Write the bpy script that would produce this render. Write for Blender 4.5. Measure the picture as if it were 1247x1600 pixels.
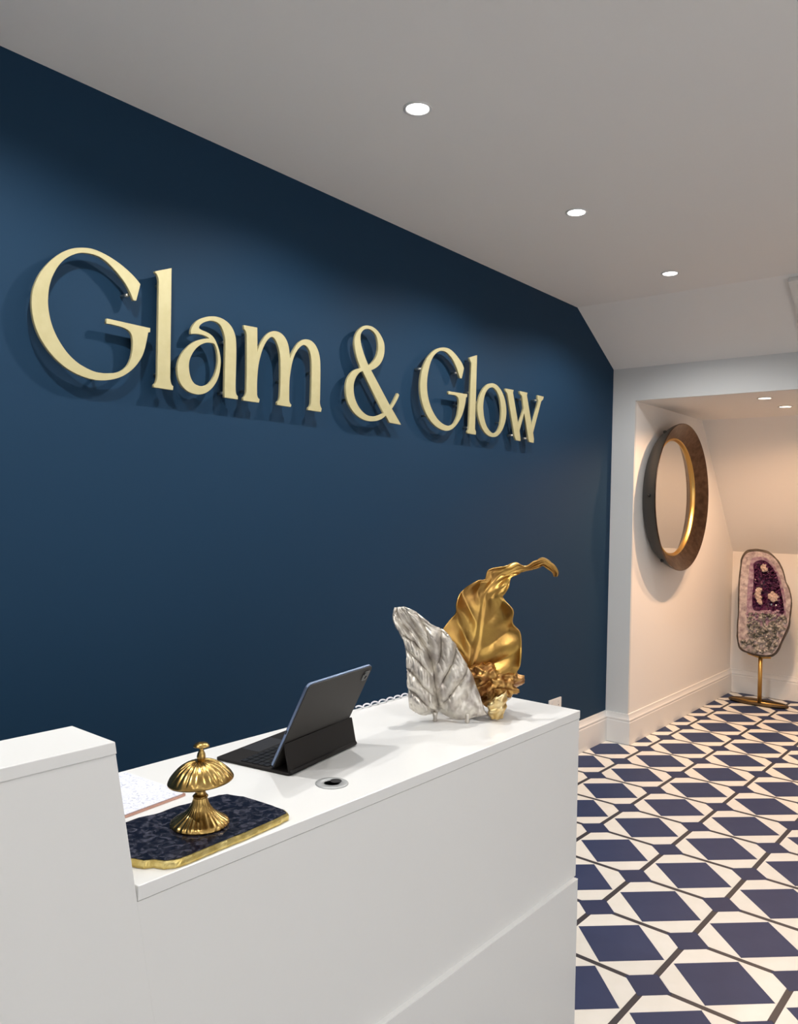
import bpy, bmesh, math, random
from mathutils import Vector, Matrix, noise

random.seed(7)
for o in list(bpy.data.objects):
    bpy.data.objects.remove(o, do_unlink=True)
scene = bpy.context.scene
col = scene.collection
PI = math.pi

# ------------------------------------------------------------------ camera
cam_data = bpy.data.cameras.new('camera')
cam_data.sensor_fit = 'VERTICAL'
cam_data.sensor_height = 36.0
cam_data.lens = 1242.7 / 1600.0 * 36.0
cam_data.clip_start = 0.02
cam = bpy.data.objects.new('camera', cam_data)
col.objects.link(cam)
cam.matrix_world = Matrix((
    (0.63453, -0.01052, -0.77283, 0.0),
    (-0.77257, 0.02073, -0.63460, 0.0),
    (0.02270, 0.99973, 0.00503, 1.5),
    (0, 0, 0, 1)))
scene.camera = cam

# ------------------------------------------------------------------ world, exposure
world = bpy.data.worlds.new('world')
scene.world = world
world.use_nodes = True
world.node_tree.nodes['Background'].inputs[0].default_value = (0.96, 0.95, 0.95, 1)
world.node_tree.nodes['Background'].inputs[1].default_value = 0.3
scene.view_settings.view_transform = 'Standard'
scene.view_settings.look = 'None'
scene.view_settings.gamma = 1.0
scene.view_settings.use_curve_mapping = False
scene.view_settings.exposure = 0.0

WALL_ROW_LAMP = dict(energy=54.0, color=(1.0, 0.98, 0.95), size=math.radians(151), blend=0.5)
FILL_LAMP = dict(energy=20.0, color=(1.0, 0.985, 0.96), size=math.radians(160), blend=0.5)  # for lamps added out of view to brighten desk front and floor
ALCOVE_LAMP = dict(energy=74.0, color=(1.0, 0.60, 0.345), size=math.radians(161), blend=0.5)
# daylight through a window added out of frame to light desk and ceiling
ADDED_DAYLIGHT = 2.5
world.node_tree.nodes['Background'].inputs[1].default_value = ADDED_DAYLIGHT
portal = bpy.data.lights.new('added_window_portal', 'AREA')
portal.shape = 'RECTANGLE'; portal.size = 3.4; portal.size_y = 1.9
portal.cycles.is_portal = True
po = bpy.data.objects.new('added_window_portal', portal); col.objects.link(po)
po.location = (0.6, -2.64, 1.25); po.rotation_euler = (-math.pi / 2, 0, 0)


# ------------------------------------------------------------------ helpers
def mesh_obj(name, verts, faces, mat=None, parent=None, smooth=False):
    me = bpy.data.meshes.new(name)
    me.from_pydata([tuple(v) for v in verts], [], [tuple(f) for f in faces])
    me.update()
    bm = bmesh.new(); bm.from_mesh(me)
    bmesh.ops.recalc_face_normals(bm, faces=bm.faces)
    bm.to_mesh(me); bm.free()
    if smooth:
        for p in me.polygons:
            p.use_smooth = True
    o = bpy.data.objects.new(name, me)
    col.objects.link(o)
    if mat is not None:
        me.materials.append(mat)
    if parent is not None:
        o.parent = parent
        o.matrix_parent_inverse = parent_world(parent).inverted()
    return o

def parent_world(p):
    m = p.matrix_basis.copy()
    if p.parent is not None:
        m = parent_world(p.parent) @ p.matrix_parent_inverse @ m
    return m

def empty(name, loc=(0, 0, 0)):
    o = bpy.data.objects.new(name, None)
    o.empty_display_size = 0.05
    o.location = loc
    col.objects.link(o)
    return o

def tag(o, label=None, cat=None, group=None, kind=None):
    if label: o['label'] = label
    if cat: o['category'] = cat
    if group: o['group'] = group
    if kind: o['kind'] = kind
    return o

def box_data(x0, x1, y0, y1, z0, z1):
    v = [(x0, y0, z0), (x1, y0, z0), (x1, y1, z0), (x0, y1, z0),
         (x0, y0, z1), (x1, y0, z1), (x1, y1, z1), (x0, y1, z1)]
    f = [(0, 3, 2, 1), (4, 5, 6, 7), (0, 1, 5, 4), (1, 2, 6, 5), (2, 3, 7, 6), (3, 0, 4, 7)]
    return v, f

def join_data(parts):
    V, F = [], []
    for v, f in parts:
        n = len(V)
        V += list(v)
        F += [tuple(i + n for i in q) for q in f]
    return V, F

def box(name, b, mat, parent=None, bevel=0.0):
    v, f = box_data(*b)
    o = mesh_obj(name, v, f, mat, parent)
    if bevel:
        add_bevel(o, bevel)
    return o

def add_bevel(o, w, seg=2):
    m = o.modifiers.new('bevel', 'BEVEL')
    m.width = w; m.segments = seg; m.limit_method = 'ANGLE'; m.angle_limit = math.radians(40)

def prism(poly, a, b, fn):
    """extrude a 2D polygon between a and b; fn(u, v, w) -> xyz"""
    n = len(poly)
    V = [fn(u, v, a) for u, v in poly] + [fn(u, v, b) for u, v in poly]
    F = [tuple(range(n - 1, -1, -1)), tuple(range(n, 2 * n))]
    F += [(i, (i + 1) % n, n + (i + 1) % n, n + i) for i in range(n)]
    return V, F

def lathe(profile, seg=48, cx=0, cy=0, cz=0, close=True):
    V, F = [], []
    n = len(profile)
    for r, z in profile:
        for k in range(seg):
            a = 2 * PI * k / seg
            V.append((cx + r * math.cos(a), cy + r * math.sin(a), cz + z))
    for i in range(n - 1):
        for k in range(seg):
            F.append((i * seg + k, i * seg + (k + 1) % seg, (i + 1) * seg + (k + 1) % seg, (i + 1) * seg + k))
    if close:
        F.append(tuple(range(seg - 1, -1, -1)))
        F.append(tuple((n - 1) * seg + k for k in range(seg)))
    return V, F

def tube(pts, r, seg=8):
    V, F = [], []
    pts = [Vector(p) for p in pts]
    n = len(pts)
    for i, p in enumerate(pts):
        t = (pts[min(i + 1, n - 1)] - pts[max(i - 1, 0)]).normalized()
        a = Vector((0, 0, 1)) if abs(t.z) < 0.9 else Vector((1, 0, 0))
        u = t.cross(a).normalized(); w = t.cross(u)
        rr = r[i] if isinstance(r, (list, tuple)) else r
        for k in range(seg):
            ang = 2 * PI * k / seg
            V.append(p + (u * math.cos(ang) + w * math.sin(ang)) * rr)
    for i in range(n - 1):
        for k in range(seg):
            F.append((i * seg + k, i * seg + (k + 1) % seg, (i + 1) * seg + (k + 1) % seg, (i + 1) * seg + k))
    F.append(tuple(range(seg - 1, -1, -1)))
    F.append(tuple((n - 1) * seg + k for k in range(seg)))
    return V, F

# ------------------------------------------------------------------ materials
def mat(name, color, rough=0.5, metal=0.0, spec=0.5, noise_scale=None, noise_amt=0.0, color2=None,
        bump=0.0, bump_scale=200.0, emit=None, emit_strength=0.0, coat=0.0, detail=4.0, ramp=(0.35, 0.65), distortion=0.0, trans=0.0):
    m = bpy.data.materials.new(name)
    m.use_nodes = True
    nt = m.node_tree
    b = nt.nodes['Principled BSDF']
    b.inputs['Base Color'].default_value = (*color, 1)
    b.inputs['Roughness'].default_value = rough
    b.inputs['Metallic'].default_value = metal
    b.inputs['Specular IOR Level'].default_value = spec
    b.inputs['Coat Weight'].default_value = coat
    b.inputs['Transmission Weight'].default_value = trans
    tc = nt.nodes.new('ShaderNodeTexCoord')
    if noise_scale and color2:
        nz = nt.nodes.new('ShaderNodeTexNoise')
        nz.inputs['Scale'].default_value = noise_scale
        nz.inputs['Detail'].default_value = detail
        nz.inputs['Distortion'].default_value = distortion
        nt.links.new(tc.outputs['Object'], nz.inputs['Vector'])
        cr = nt.nodes.new('ShaderNodeValToRGB')
        cr.color_ramp.elements[0].position = ramp[0]
        cr.color_ramp.elements[1].position = ramp[1]
        cr.color_ramp.elements[0].color = (*color, 1)
        cr.color_ramp.elements[1].color = (*color2, 1)
        nt.links.new(nz.outputs['Fac'], cr.inputs['Fac'])
        nt.links.new(cr.outputs['Color'], b.inputs['Base Color'])
    if bump:
        nb = nt.nodes.new('ShaderNodeTexNoise')
        nb.inputs['Scale'].default_value = bump_scale
        nb.inputs['Detail'].default_value = 3.0
        nt.links.new(tc.outputs['Object'], nb.inputs['Vector'])
        bn = nt.nodes.new('ShaderNodeBump')
        bn.inputs['Strength'].default_value = bump
        bn.inputs['Distance'].default_value = 0.002
        nt.links.new(nb.outputs['Fac'], bn.inputs['Height'])
        nt.links.new(bn.outputs['Normal'], b.inputs['Normal'])
    if emit:
        b.inputs['Emission Color'].default_value = (*emit, 1)
        b.inputs['Emission Strength'].default_value = emit_strength
    return m

M = {}
M['blue_wall'] = mat('navy_wall_paint', (0.0098, 0.0365, 0.077), 0.62, spec=0.15, bump=0.06, bump_scale=350)
M['white_wall'] = mat('white_wall_paint', (0.82, 0.80, 0.775), 0.7, spec=0.3, bump=0.05, bump_scale=300)
M['end_wall'] = mat('dimmed_white_wall_paint', (0.66, 0.67, 0.67), 0.7, spec=0.3, bump=0.05, bump_scale=300)  # white wall paint darkened in colour to stand in for dimmer light
M['ceiling'] = mat('ceiling_paint', (0.90, 0.885, 0.865), 0.8, spec=0.2)
M['trim'] = mat('white_trim_gloss', (0.80, 0.79, 0.77), 0.35)
M['navy_tile'] = mat('navy_vinyl', (0.026, 0.042, 0.108), 0.52, spec=0.2, color2=(0.031, 0.048, 0.118), noise_scale=9, bump=0.05, bump_scale=400)
M['navy_small'] = mat('navy_vinyl_small', (0.026, 0.039, 0.098), 0.52, spec=0.2, bump=0.05, bump_scale=400)
M['strip'] = mat('dark_slate_strip', (0.042, 0.042, 0.052), 0.45, spec=0.25)
M['cream_tile'] = mat('cream_vinyl', (0.81, 0.795, 0.73), 0.4, color2=(0.84, 0.825, 0.77), noise_scale=14, bump=0.05, bump_scale=400)
M['subfloor'] = mat('floor_joint', (0.10, 0.10, 0.12), 0.7)
M['laminate'] = mat('white_laminate', (0.80, 0.80, 0.785), 0.28, spec=0.5)
M['laminate_front'] = mat('white_laminate_panel', (0.78, 0.78, 0.765), 0.38, spec=0.4)
M['edge'] = mat('lit_ledge_white', (0.92, 0.92, 0.91), 0.4)  # whiter laminate, standing in for light caught by the panel ledge
M['letter'] = mat('brushed_champagne_gold', (0.50, 0.445, 0.24), 0.45, metal=0.25, color2=(0.53, 0.475, 0.265), noise_scale=30)
M['pin'] = mat('steel_pin', (0.6, 0.58, 0.52), 0.35, metal=1.0)
M['gold'] = mat('gold_leaf_metal', (0.36, 0.19, 0.06), 0.36, metal=1.0, color2=(0.54, 0.34, 0.09), noise_scale=9, bump=0.35, bump_scale=60)
M['pale_gold'] = mat('pale_gold_leaf', (0.62, 0.42, 0.15), 0.36, metal=1.0, color2=(0.78, 0.64, 0.36), noise_scale=60, bump=0.5, bump_scale=120)
M['copper_gold'] = mat('coppery_gold', (0.26, 0.11, 0.035), 0.42, metal=0.9, color2=(0.56, 0.34, 0.11), noise_scale=40, bump=0.4, bump_scale=80)
M['silver'] = mat('silver_leaf_metal', (0.36, 0.32, 0.29), 0.40, metal=0.6, color2=(0.68, 0.64, 0.57), noise_scale=30, bump=0.35, bump_scale=70, ramp=(0.3, 0.6))
M['bell'] = mat('aged_gold', (0.34, 0.21, 0.065), 0.27, metal=1.0, color2=(0.52, 0.36, 0.13), noise_scale=60)
M['slab'] = mat('dark_agate', (0.006, 0.007, 0.015), 0.2, spec=0.3, color2=(0.095, 0.095, 0.125), noise_scale=75, detail=8, ramp=(0.46, 0.78), distortion=0.8)
M['gilt'] = mat('gilt_edge', (0.66, 0.50, 0.16), 0.35, metal=1.0, color2=(0.80, 0.66, 0.28), noise_scale=70, bump=0.5, bump_scale=150)
M['black'] = mat('black_case', (0.012, 0.0105, 0.010), 0.6, spec=0.25, bump=0.1, bump_scale=700)
M['case_back'] = mat('charcoal_case', (0.034, 0.031, 0.028), 0.6, spec=0.3, bump=0.1, bump_scale=700)
M['key'] = mat('black_key', (0.012, 0.012, 0.013), 0.4)
M['trackpad'] = mat('dark_trackpad', (0.035, 0.034, 0.035), 0.35)
M['tablet_rim'] = mat('blue_aluminium', (0.16, 0.21, 0.32), 0.3, metal=0.9)
M['screen'] = mat('dark_screen', (0.005, 0.005, 0.006), 0.08)
M['camera'] = mat('camera_glass', (0.008, 0.008, 0.01), 0.1)
M['grommet'] = mat('grey_grommet', (0.42, 0.43, 0.43), 0.4, metal=0.2)
M['hole'] = mat('dark_hole', (0.006, 0.006, 0.007), 0.6)
M['paper'] = mat('scribbled_paper', (0.74, 0.76, 0.86), 0.7, color2=(0.46, 0.48, 0.58), noise_scale=55, ramp=(0.54, 0.68), detail=3, distortion=4.0)
M['clip'] = mat('rose_gold_board', (0.62, 0.36, 0.28), 0.35, metal=0.6)
M['mirror_frame'] = mat('hammered_bronze', (0.085, 0.052, 0.034), 0.30, metal=0.95, color2=(0.135, 0.088, 0.06), noise_scale=25, bump=0.25, bump_scale=70)
M['mirror_out'] = mat('dark_bronze_back', (0.075, 0.07, 0.062), 0.5, metal=0.5)
M['mirror_lip'] = mat('gold_lip', (0.62, 0.40, 0.13), 0.3, metal=1.0)
M['glass'] = mat('mirror_glass', (0.82, 0.81, 0.78), 0.04, metal=1.0)
M['bolt'] = mat('black_bolt', (0.01, 0.009, 0.008), 0.5)
M['geode_shell'] = mat('geode_shell', (0.045, 0.036, 0.03), 0.8, color2=(0.11, 0.085, 0.065), noise_scale=20, bump=0.8, bump_scale=40)
M['geode_rim'] = mat('pale_quartz', (0.26, 0.20, 0.21), 0.4, color2=(0.55, 0.47, 0.45), noise_scale=32, bump=0.8, bump_scale=90)
M['amethyst'] = mat('amethyst', (0.05, 0.008, 0.038), 0.16, color2=(0.115, 0.035, 0.095), noise_scale=30)
M['lilac'] = mat('lilac_quartz', (0.22, 0.11, 0.18), 0.3, color2=(0.42, 0.32, 0.36), noise_scale=40)
M['druzy'] = mat('grey_druzy', (0.055, 0.058, 0.048), 0.4, color2=(0.42, 0.39, 0.36), noise_scale=28, ramp=(0.38, 0.62))
M['pale_crystal'] = mat('pale_beige_crystal', (0.55, 0.42, 0.36), 0.4)  # pale beige clusters in the purple hollow
M['brass'] = mat('brass', (0.55, 0.33, 0.10), 0.35, metal=1.0)
M['dark_bronze'] = mat('dark_bronze', (0.09, 0.06, 0.03), 0.45, metal=0.7)
M['lamp_ring'] = mat('white_lamp_ring', (0.78, 0.78, 0.77), 0.4)
M['lens'] = mat('lit_lens', (0.9, 0.9, 0.9), 0.4, emit=(1.0, 0.97, 0.93), emit_strength=9.0)
M['lens_warm'] = mat('lit_lens_warm', (0.9, 0.85, 0.8), 0.4, emit=(1.0, 0.84, 0.66), emit_strength=7.0)
M['socket'] = mat('white_plastic', (0.75, 0.74, 0.72), 0.35)
M['pane'] = mat('roof_pane', (0.25, 0.28, 0.32), 0.08)
M['cord'] = mat('white_cord', (0.74, 0.74, 0.80), 0.45)

LETTER_OUTLINES = {
 'G1': [
  [(1.3995,2.1801),(1.3923,2.1868),(1.3847,2.1932),(1.3769,2.1991),(1.3688,2.2047),(1.3593,2.2104),(1.3496,2.2158),(1.3397,2.2208),(1.3296,2.2255),(1.3208,2.2292),(1.3118,2.2326),(1.3026,2.2357),(1.2934,2.2385),(1.2847,2.2408),(1.2759,2.2429),(1.2671,2.2446),(1.2581,2.246),(1.2513,2.2468),(1.2445,2.2473),(1.2375,2.2474),(1.2305,2.2471),(1.2238,2.2463),(1.2171,2.2452),(1.2103,2.2438),(1.2036,2.2421),(1.1969,2.2402),(1.1903,2.2381),(1.1837,2.2356),(1.1772,2.2329),(1.1705,2.2296),(1.164,2.226),(1.1576,2.2221),(1.1514,2.2179),(1.1448,2.2128),(1.1383,2.2074),(1.1322,2.2017),(1.1262,2.1959),(1.1197,2.1891),(1.1134,2.1821),(1.1074,2.1749),(1.1016,2.1676),(1.0967,2.161),(1.092,2.1542),(1.0876,2.1473),(1.0835,2.1403),(1.0797,2.1332),(1.0763,2.126),(1.0732,2.1187),(1.0703,2.1114),(1.0679,2.105),(1.0658,2.0985),(1.064,2.0921),(1.0626,2.0856),(1.0614,2.0786),(1.0606,2.0717),(1.06,2.0647),(1.0598,2.0579),(1.0597,2.0503),(1.06,2.0429),(1.0605,2.0354),(1.0613,2.0281),(1.0625,2.02),(1.064,2.012),(1.0659,2.0041),(1.0681,1.9963),(1.0708,1.9884),(1.0738,1.9806),(1.0772,1.9729),(1.081,1.9655),(1.0845,1.9591),(1.0884,1.9529),(1.0926,1.9468),(1.097,1.941),(1.1022,1.9344),(1.1077,1.9279),(1.1134,1.9217),(1.1195,1.9157),(1.1263,1.9095),(1.1334,1.9035),(1.1409,1.8979),(1.1487,1.8925),(1.1565,1.8878),(1.1646,1.8834),(1.173,1.8793),(1.1817,1.8757),(1.1905,1.8725),(1.1997,1.8697),(1.209,1.8673),(1.2186,1.8652),(1.2269,1.8637),(1.2354,1.8625),(1.2441,1.8618),(1.2528,1.8614),(1.2606,1.8615),(1.2684,1.862),(1.2763,1.8629),(1.2842,1.8641),(1.2922,1.8657),(1.3002,1.8676),(1.3081,1.8699),(1.3161,1.8725),(1.3234,1.8752),(1.3307,1.8782),(1.3379,1.8816),(1.3448,1.8854),(1.3525,1.8903),(1.3599,1.8956),(1.3671,1.9012),(1.3739,1.9072),(1.3799,1.9131),(1.3856,1.9193),(1.3909,1.9257),(1.3959,1.9323),(1.4005,1.9391),(1.4048,1.946),(1.4088,1.953),(1.4123,1.9602),(1.4151,1.9668),(1.4174,1.9735),(1.4194,1.9803),(1.4213,1.9871),(1.4228,1.9932),(1.4241,1.9994),(1.4253,2.0056),(1.4265,2.0117),(1.4277,2.0179),(1.4288,2.024),(1.4299,2.0301),(1.4309,2.0363),(1.4375,2.0375),(1.4379,2.0505),(1.2888,2.0516),(1.2867,2.0362),(1.294,2.0364),(1.3013,2.0365),(1.3086,2.0365),(1.3159,2.0363),(1.3223,2.0361),(1.3287,2.0358),(1.3351,2.0353),(1.3414,2.0346),(1.3462,2.0338),(1.3509,2.0328),(1.3555,2.0315),(1.3599,2.0298),(1.3632,2.0279),(1.3663,2.0257),(1.369,2.0231),(1.3713,2.0202),(1.3731,2.017),(1.3744,2.0135),(1.3753,2.0098),(1.3761,2.0061),(1.3768,2.0013),(1.3773,1.9963),(1.3776,1.9913),(1.3777,1.9863),(1.3776,1.9809),(1.3774,1.9754),(1.377,1.9699),(1.3763,1.9644),(1.3754,1.9587),(1.3744,1.9531),(1.373,1.9474),(1.3712,1.9419),(1.3691,1.9363),(1.3667,1.9308),(1.3639,1.9254),(1.3606,1.9202),(1.3571,1.9159),(1.3531,1.9118),(1.3489,1.908),(1.3444,1.9045),(1.3401,1.9016),(1.3357,1.899),(1.3311,1.8966),(1.3264,1.8946),(1.3211,1.8928),(1.3157,1.8912),(1.3103,1.89),(1.3049,1.8889),(1.2987,1.8877),(1.2925,1.8866),(1.2863,1.8858),(1.2802,1.8853),(1.2731,1.885),(1.2661,1.885),(1.2591,1.8853),(1.2523,1.886),(1.2452,1.8873),(1.2382,1.889),(1.2314,1.8909),(1.2248,1.8931),(1.2177,1.8957),(1.2107,1.8984),(1.204,1.9014),(1.1976,1.9048),(1.1904,1.9092),(1.1836,1.9138),(1.177,1.9188),(1.1708,1.9241),(1.1644,1.9301),(1.1585,1.9364),(1.1528,1.943),(1.1475,1.9497),(1.1425,1.9564),(1.1378,1.9632),(1.1333,1.9702),(1.1293,1.9774),(1.1254,1.985),(1.1219,1.9927),(1.1188,2.0006),(1.1159,2.0087),(1.1135,2.0165),(1.1115,2.0245),(1.1098,2.0327),(1.1083,2.0408),(1.1074,2.0467),(1.1068,2.0527),(1.1064,2.0588),(1.1062,2.0649),(1.1063,2.0725),(1.1065,2.0802),(1.107,2.088),(1.1078,2.0958),(1.1088,2.103),(1.11,2.1102),(1.1116,2.1174),(1.1135,2.1246),(1.1156,2.1314),(1.1181,2.1382),(1.1209,2.145),(1.124,2.1517),(1.1274,2.1586),(1.131,2.1654),(1.135,2.1721),(1.1394,2.1786),(1.1436,2.1842),(1.1482,2.1897),(1.1531,2.1949),(1.1583,2.1998),(1.1636,2.2044),(1.1692,2.2086),(1.1749,2.2126),(1.1809,2.2163),(1.1864,2.2195),(1.1922,2.2224),(1.198,2.225),(1.2039,2.227),(1.2106,2.2287),(1.2174,2.2299),(1.2242,2.2307),(1.2309,2.2312),(1.2379,2.2315),(1.2449,2.2315),(1.2517,2.231),(1.2584,2.2301),(1.2649,2.2285),(1.2712,2.2265),(1.2773,2.224),(1.2832,2.2212),(1.2898,2.2176),(1.2961,2.2135),(1.3023,2.2092),(1.3085,2.2048),(1.3141,2.2006),(1.3197,2.1963),(1.3252,2.1918),(1.3305,2.1872),(1.3354,2.1828),(1.3402,2.1782),(1.3449,2.1734),(1.3493,2.1685),(1.3534,2.1634),(1.3573,2.1581),(1.361,2.1527),(1.3646,2.1471),(1.3678,2.1417),(1.3708,2.1361),(1.3736,2.1305),(1.3763,2.1247),(1.3864,2.1262)],
 ],
 'l1': [
  [(1.451,2.2335),(1.5114,2.2582),(1.5151,1.9078),(1.5153,1.9031),(1.5159,1.8984),(1.5168,1.8938),(1.5178,1.89),(1.5191,1.8864),(1.5211,1.883),(1.5227,1.8813),(1.5249,1.8799),(1.5275,1.879),(1.5262,1.866),(1.4545,1.8657),(1.4558,1.8756),(1.4583,1.8772),(1.4604,1.8791),(1.4621,1.8812),(1.4638,1.8844),(1.4649,1.8877),(1.4657,1.891),(1.4666,1.8953),(1.4671,1.8996),(1.4674,1.9038),(1.4653,2.2006),(1.4651,2.2048),(1.4646,2.2089),(1.4637,2.2128),(1.4626,2.2164),(1.4612,2.2199),(1.4593,2.223),(1.4572,2.2253),(1.4547,2.2272),(1.4517,2.2287)],
 ],
 'a1': [
  [(1.7927,1.8676),(1.7924,1.8793),(1.7899,1.8807),(1.7879,1.8823),(1.7864,1.8841),(1.7852,1.8861),(1.7838,1.8901),(1.7829,1.8942),(1.7823,1.8984),(1.782,1.9026),(1.7816,1.9133),(1.7815,1.9241),(1.7816,1.9348),(1.7816,1.9456),(1.7817,1.961),(1.7818,1.9764),(1.7819,1.9918),(1.7819,2.0071),(1.7818,2.0186),(1.7816,2.0301),(1.7812,2.0416),(1.7806,2.053),(1.7802,2.0607),(1.7796,2.0683),(1.7787,2.0758),(1.7771,2.0831),(1.7749,2.0898),(1.7721,2.0963),(1.7688,2.1025),(1.7648,2.1084),(1.7607,2.1134),(1.756,2.118),(1.7508,2.1222),(1.7452,2.126),(1.7395,2.1291),(1.7334,2.1317),(1.727,2.1339),(1.7204,2.1357),(1.7141,2.1369),(1.7076,2.1377),(1.701,2.1381),(1.6943,2.138),(1.6879,2.1376),(1.6815,2.1367),(1.6751,2.1356),(1.6687,2.1341),(1.6623,2.1324),(1.656,2.1303),(1.6497,2.1281),(1.6436,2.1255),(1.6381,2.123),(1.6327,2.1202),(1.6275,2.1172),(1.6225,2.114),(1.6178,2.1105),(1.6133,2.1068),(1.6092,2.1029),(1.6052,2.0989),(1.6023,2.0953),(1.5996,2.0916),(1.5973,2.0877),(1.5951,2.0838),(1.5937,2.0807),(1.5925,2.0776),(1.5916,2.0745),(1.5909,2.0714),(1.5906,2.0684),(1.5905,2.0655),(1.5907,2.0626),(1.5912,2.0598),(1.5967,2.0614),(1.6021,2.0627),(1.6076,2.0638),(1.6132,2.0647),(1.6185,2.0653),(1.6238,2.0656),(1.6291,2.0657),(1.6344,2.0656),(1.639,2.0654),(1.6436,2.0651),(1.6481,2.0645),(1.6524,2.0636),(1.6561,2.0626),(1.6597,2.0613),(1.6631,2.0598),(1.6663,2.0581),(1.6611,2.0574),(1.6558,2.0565),(1.6506,2.0554),(1.6455,2.0541),(1.6401,2.0525),(1.6347,2.0508),(1.6294,2.0489),(1.6242,2.0467),(1.6188,2.0443),(1.6135,2.0417),(1.6083,2.0388),(1.6034,2.0357),(1.5979,2.0319),(1.5927,2.0278),(1.5877,2.0235),(1.5829,2.0191),(1.5775,2.0137),(1.5723,2.0082),(1.5673,2.0026),(1.5628,1.9969),(1.559,1.9914),(1.5555,1.9859),(1.5525,1.9803),(1.5497,1.9746),(1.5474,1.969),(1.5455,1.9633),(1.544,1.9576),(1.5428,1.9519),(1.5422,1.9468),(1.5419,1.9418),(1.542,1.9368),(1.5423,1.9318),(1.5429,1.9261),(1.5436,1.9204),(1.5447,1.9148),(1.5463,1.9094),(1.5483,1.9041),(1.5508,1.8989),(1.5536,1.894),(1.557,1.8892),(1.5603,1.8854),(1.5641,1.8818),(1.5683,1.8785),(1.5727,1.8754),(1.5776,1.8727),(1.5827,1.8703),(1.5881,1.8682),(1.5937,1.8665),(1.5996,1.8652),(1.6057,1.8644),(1.612,1.8639),(1.6183,1.8638),(1.6236,1.864),(1.629,1.8646),(1.6343,1.8656),(1.6396,1.867),(1.6451,1.8688),(1.6506,1.871),(1.6559,1.8736),(1.6609,1.8765),(1.6668,1.8804),(1.6723,1.8847),(1.6775,1.8893),(1.6823,1.8942),(1.6874,1.9001),(1.6921,1.9062),(1.6963,1.9125),(1.7001,1.919),(1.7034,1.9256),(1.7061,1.9324),(1.7085,1.9392),(1.7105,1.9461),(1.7121,1.9526),(1.7132,1.9592),(1.714,1.9658),(1.7147,1.9723),(1.7151,1.9784),(1.7153,1.9845),(1.7153,1.9905),(1.7148,1.9965),(1.7137,2.0031),(1.7123,2.0097),(1.7105,2.0162),(1.7085,2.0226),(1.7064,2.0283),(1.7041,2.034),(1.7015,2.0395),(1.6986,2.0449),(1.6957,2.0499),(1.6926,2.0547),(1.6891,2.0593),(1.6852,2.0635),(1.6815,2.0667),(1.6775,2.0694),(1.6731,2.0718),(1.6685,2.0739),(1.6637,2.0756),(1.6587,2.077),(1.6535,2.0781),(1.6484,2.0791),(1.6441,2.0799),(1.6397,2.0804),(1.6354,2.081),(1.6312,2.0818),(1.6288,2.0826),(1.6265,2.0835),(1.6245,2.0847),(1.6225,2.0861),(1.6229,2.0887),(1.6237,2.0911),(1.6249,2.0935),(1.6265,2.0957),(1.6296,2.0989),(1.633,2.1019),(1.6366,2.1046),(1.6405,2.1072),(1.6447,2.1097),(1.6491,2.1119),(1.6537,2.1139),(1.6583,2.1157),(1.6627,2.1172),(1.6673,2.1185),(1.6718,2.1195),(1.6764,2.1201),(1.6811,2.1204),(1.6858,2.1204),(1.6904,2.12),(1.6948,2.1192),(1.6989,2.1181),(1.7029,2.1166),(1.7066,2.1148),(1.7098,2.1125),(1.7133,2.1092),(1.7164,2.1054),(1.719,2.1014),(1.7214,2.0972),(1.7239,2.0925),(1.726,2.0876),(1.7278,2.0826),(1.7295,2.0776),(1.7307,2.0733),(1.7317,2.0689),(1.7325,2.0645),(1.733,2.06),(1.7335,2.0525),(1.7337,2.045),(1.7338,2.0374),(1.7338,2.0298),(1.7339,2.0071),(1.7339,1.9843),(1.7339,1.9616),(1.734,1.9389),(1.734,1.921),(1.7341,1.9032),(1.7342,1.8854),(1.7344,1.8676)],
  [(1.6876,2.043),(1.6854,2.0439),(1.6831,2.0445),(1.6808,2.0448),(1.6783,2.045),(1.6738,2.045),(1.6693,2.0448),(1.6647,2.0444),(1.6602,2.0436),(1.6556,2.0425),(1.6511,2.0412),(1.6466,2.0395),(1.6423,2.0375),(1.6367,2.0346),(1.6313,2.0314),(1.6261,2.028),(1.6213,2.0242),(1.6165,2.0198),(1.612,2.0151),(1.6079,2.0102),(1.6041,2.0052),(1.6004,1.9997),(1.5971,1.9941),(1.594,1.9884),(1.5914,1.9827),(1.5895,1.9774),(1.5879,1.9721),(1.5868,1.9668),(1.5861,1.9615),(1.5859,1.9556),(1.5861,1.9499),(1.5868,1.9441),(1.5877,1.9385),(1.5888,1.9327),(1.5902,1.927),(1.5919,1.9215),(1.5942,1.9161),(1.5966,1.9117),(1.5995,1.9076),(1.6029,1.9037),(1.6068,1.9003),(1.6107,1.898),(1.6151,1.8962),(1.6198,1.8949),(1.6246,1.8939),(1.629,1.8935),(1.6334,1.8935),(1.638,1.894),(1.6424,1.8948),(1.648,1.8964),(1.6536,1.8983),(1.6589,1.9007),(1.6638,1.9036),(1.669,1.9078),(1.6736,1.9124),(1.6778,1.9174),(1.6816,1.9225),(1.6858,1.9287),(1.6895,1.9352),(1.6928,1.9417),(1.6956,1.9484),(1.698,1.9554),(1.6998,1.9624),(1.7012,1.9694),(1.7023,1.9764),(1.7029,1.9818),(1.7031,1.9871),(1.7031,1.9923),(1.7028,1.9976),(1.7023,2.0035),(1.7016,2.0094),(1.7005,2.0153),(1.6992,2.021),(1.6981,2.0247),(1.6967,2.0282),(1.6951,2.0316),(1.6933,2.035),(1.6921,2.0371),(1.6907,2.0392),(1.6892,2.0411)],
 ],
 'm1': [
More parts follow.
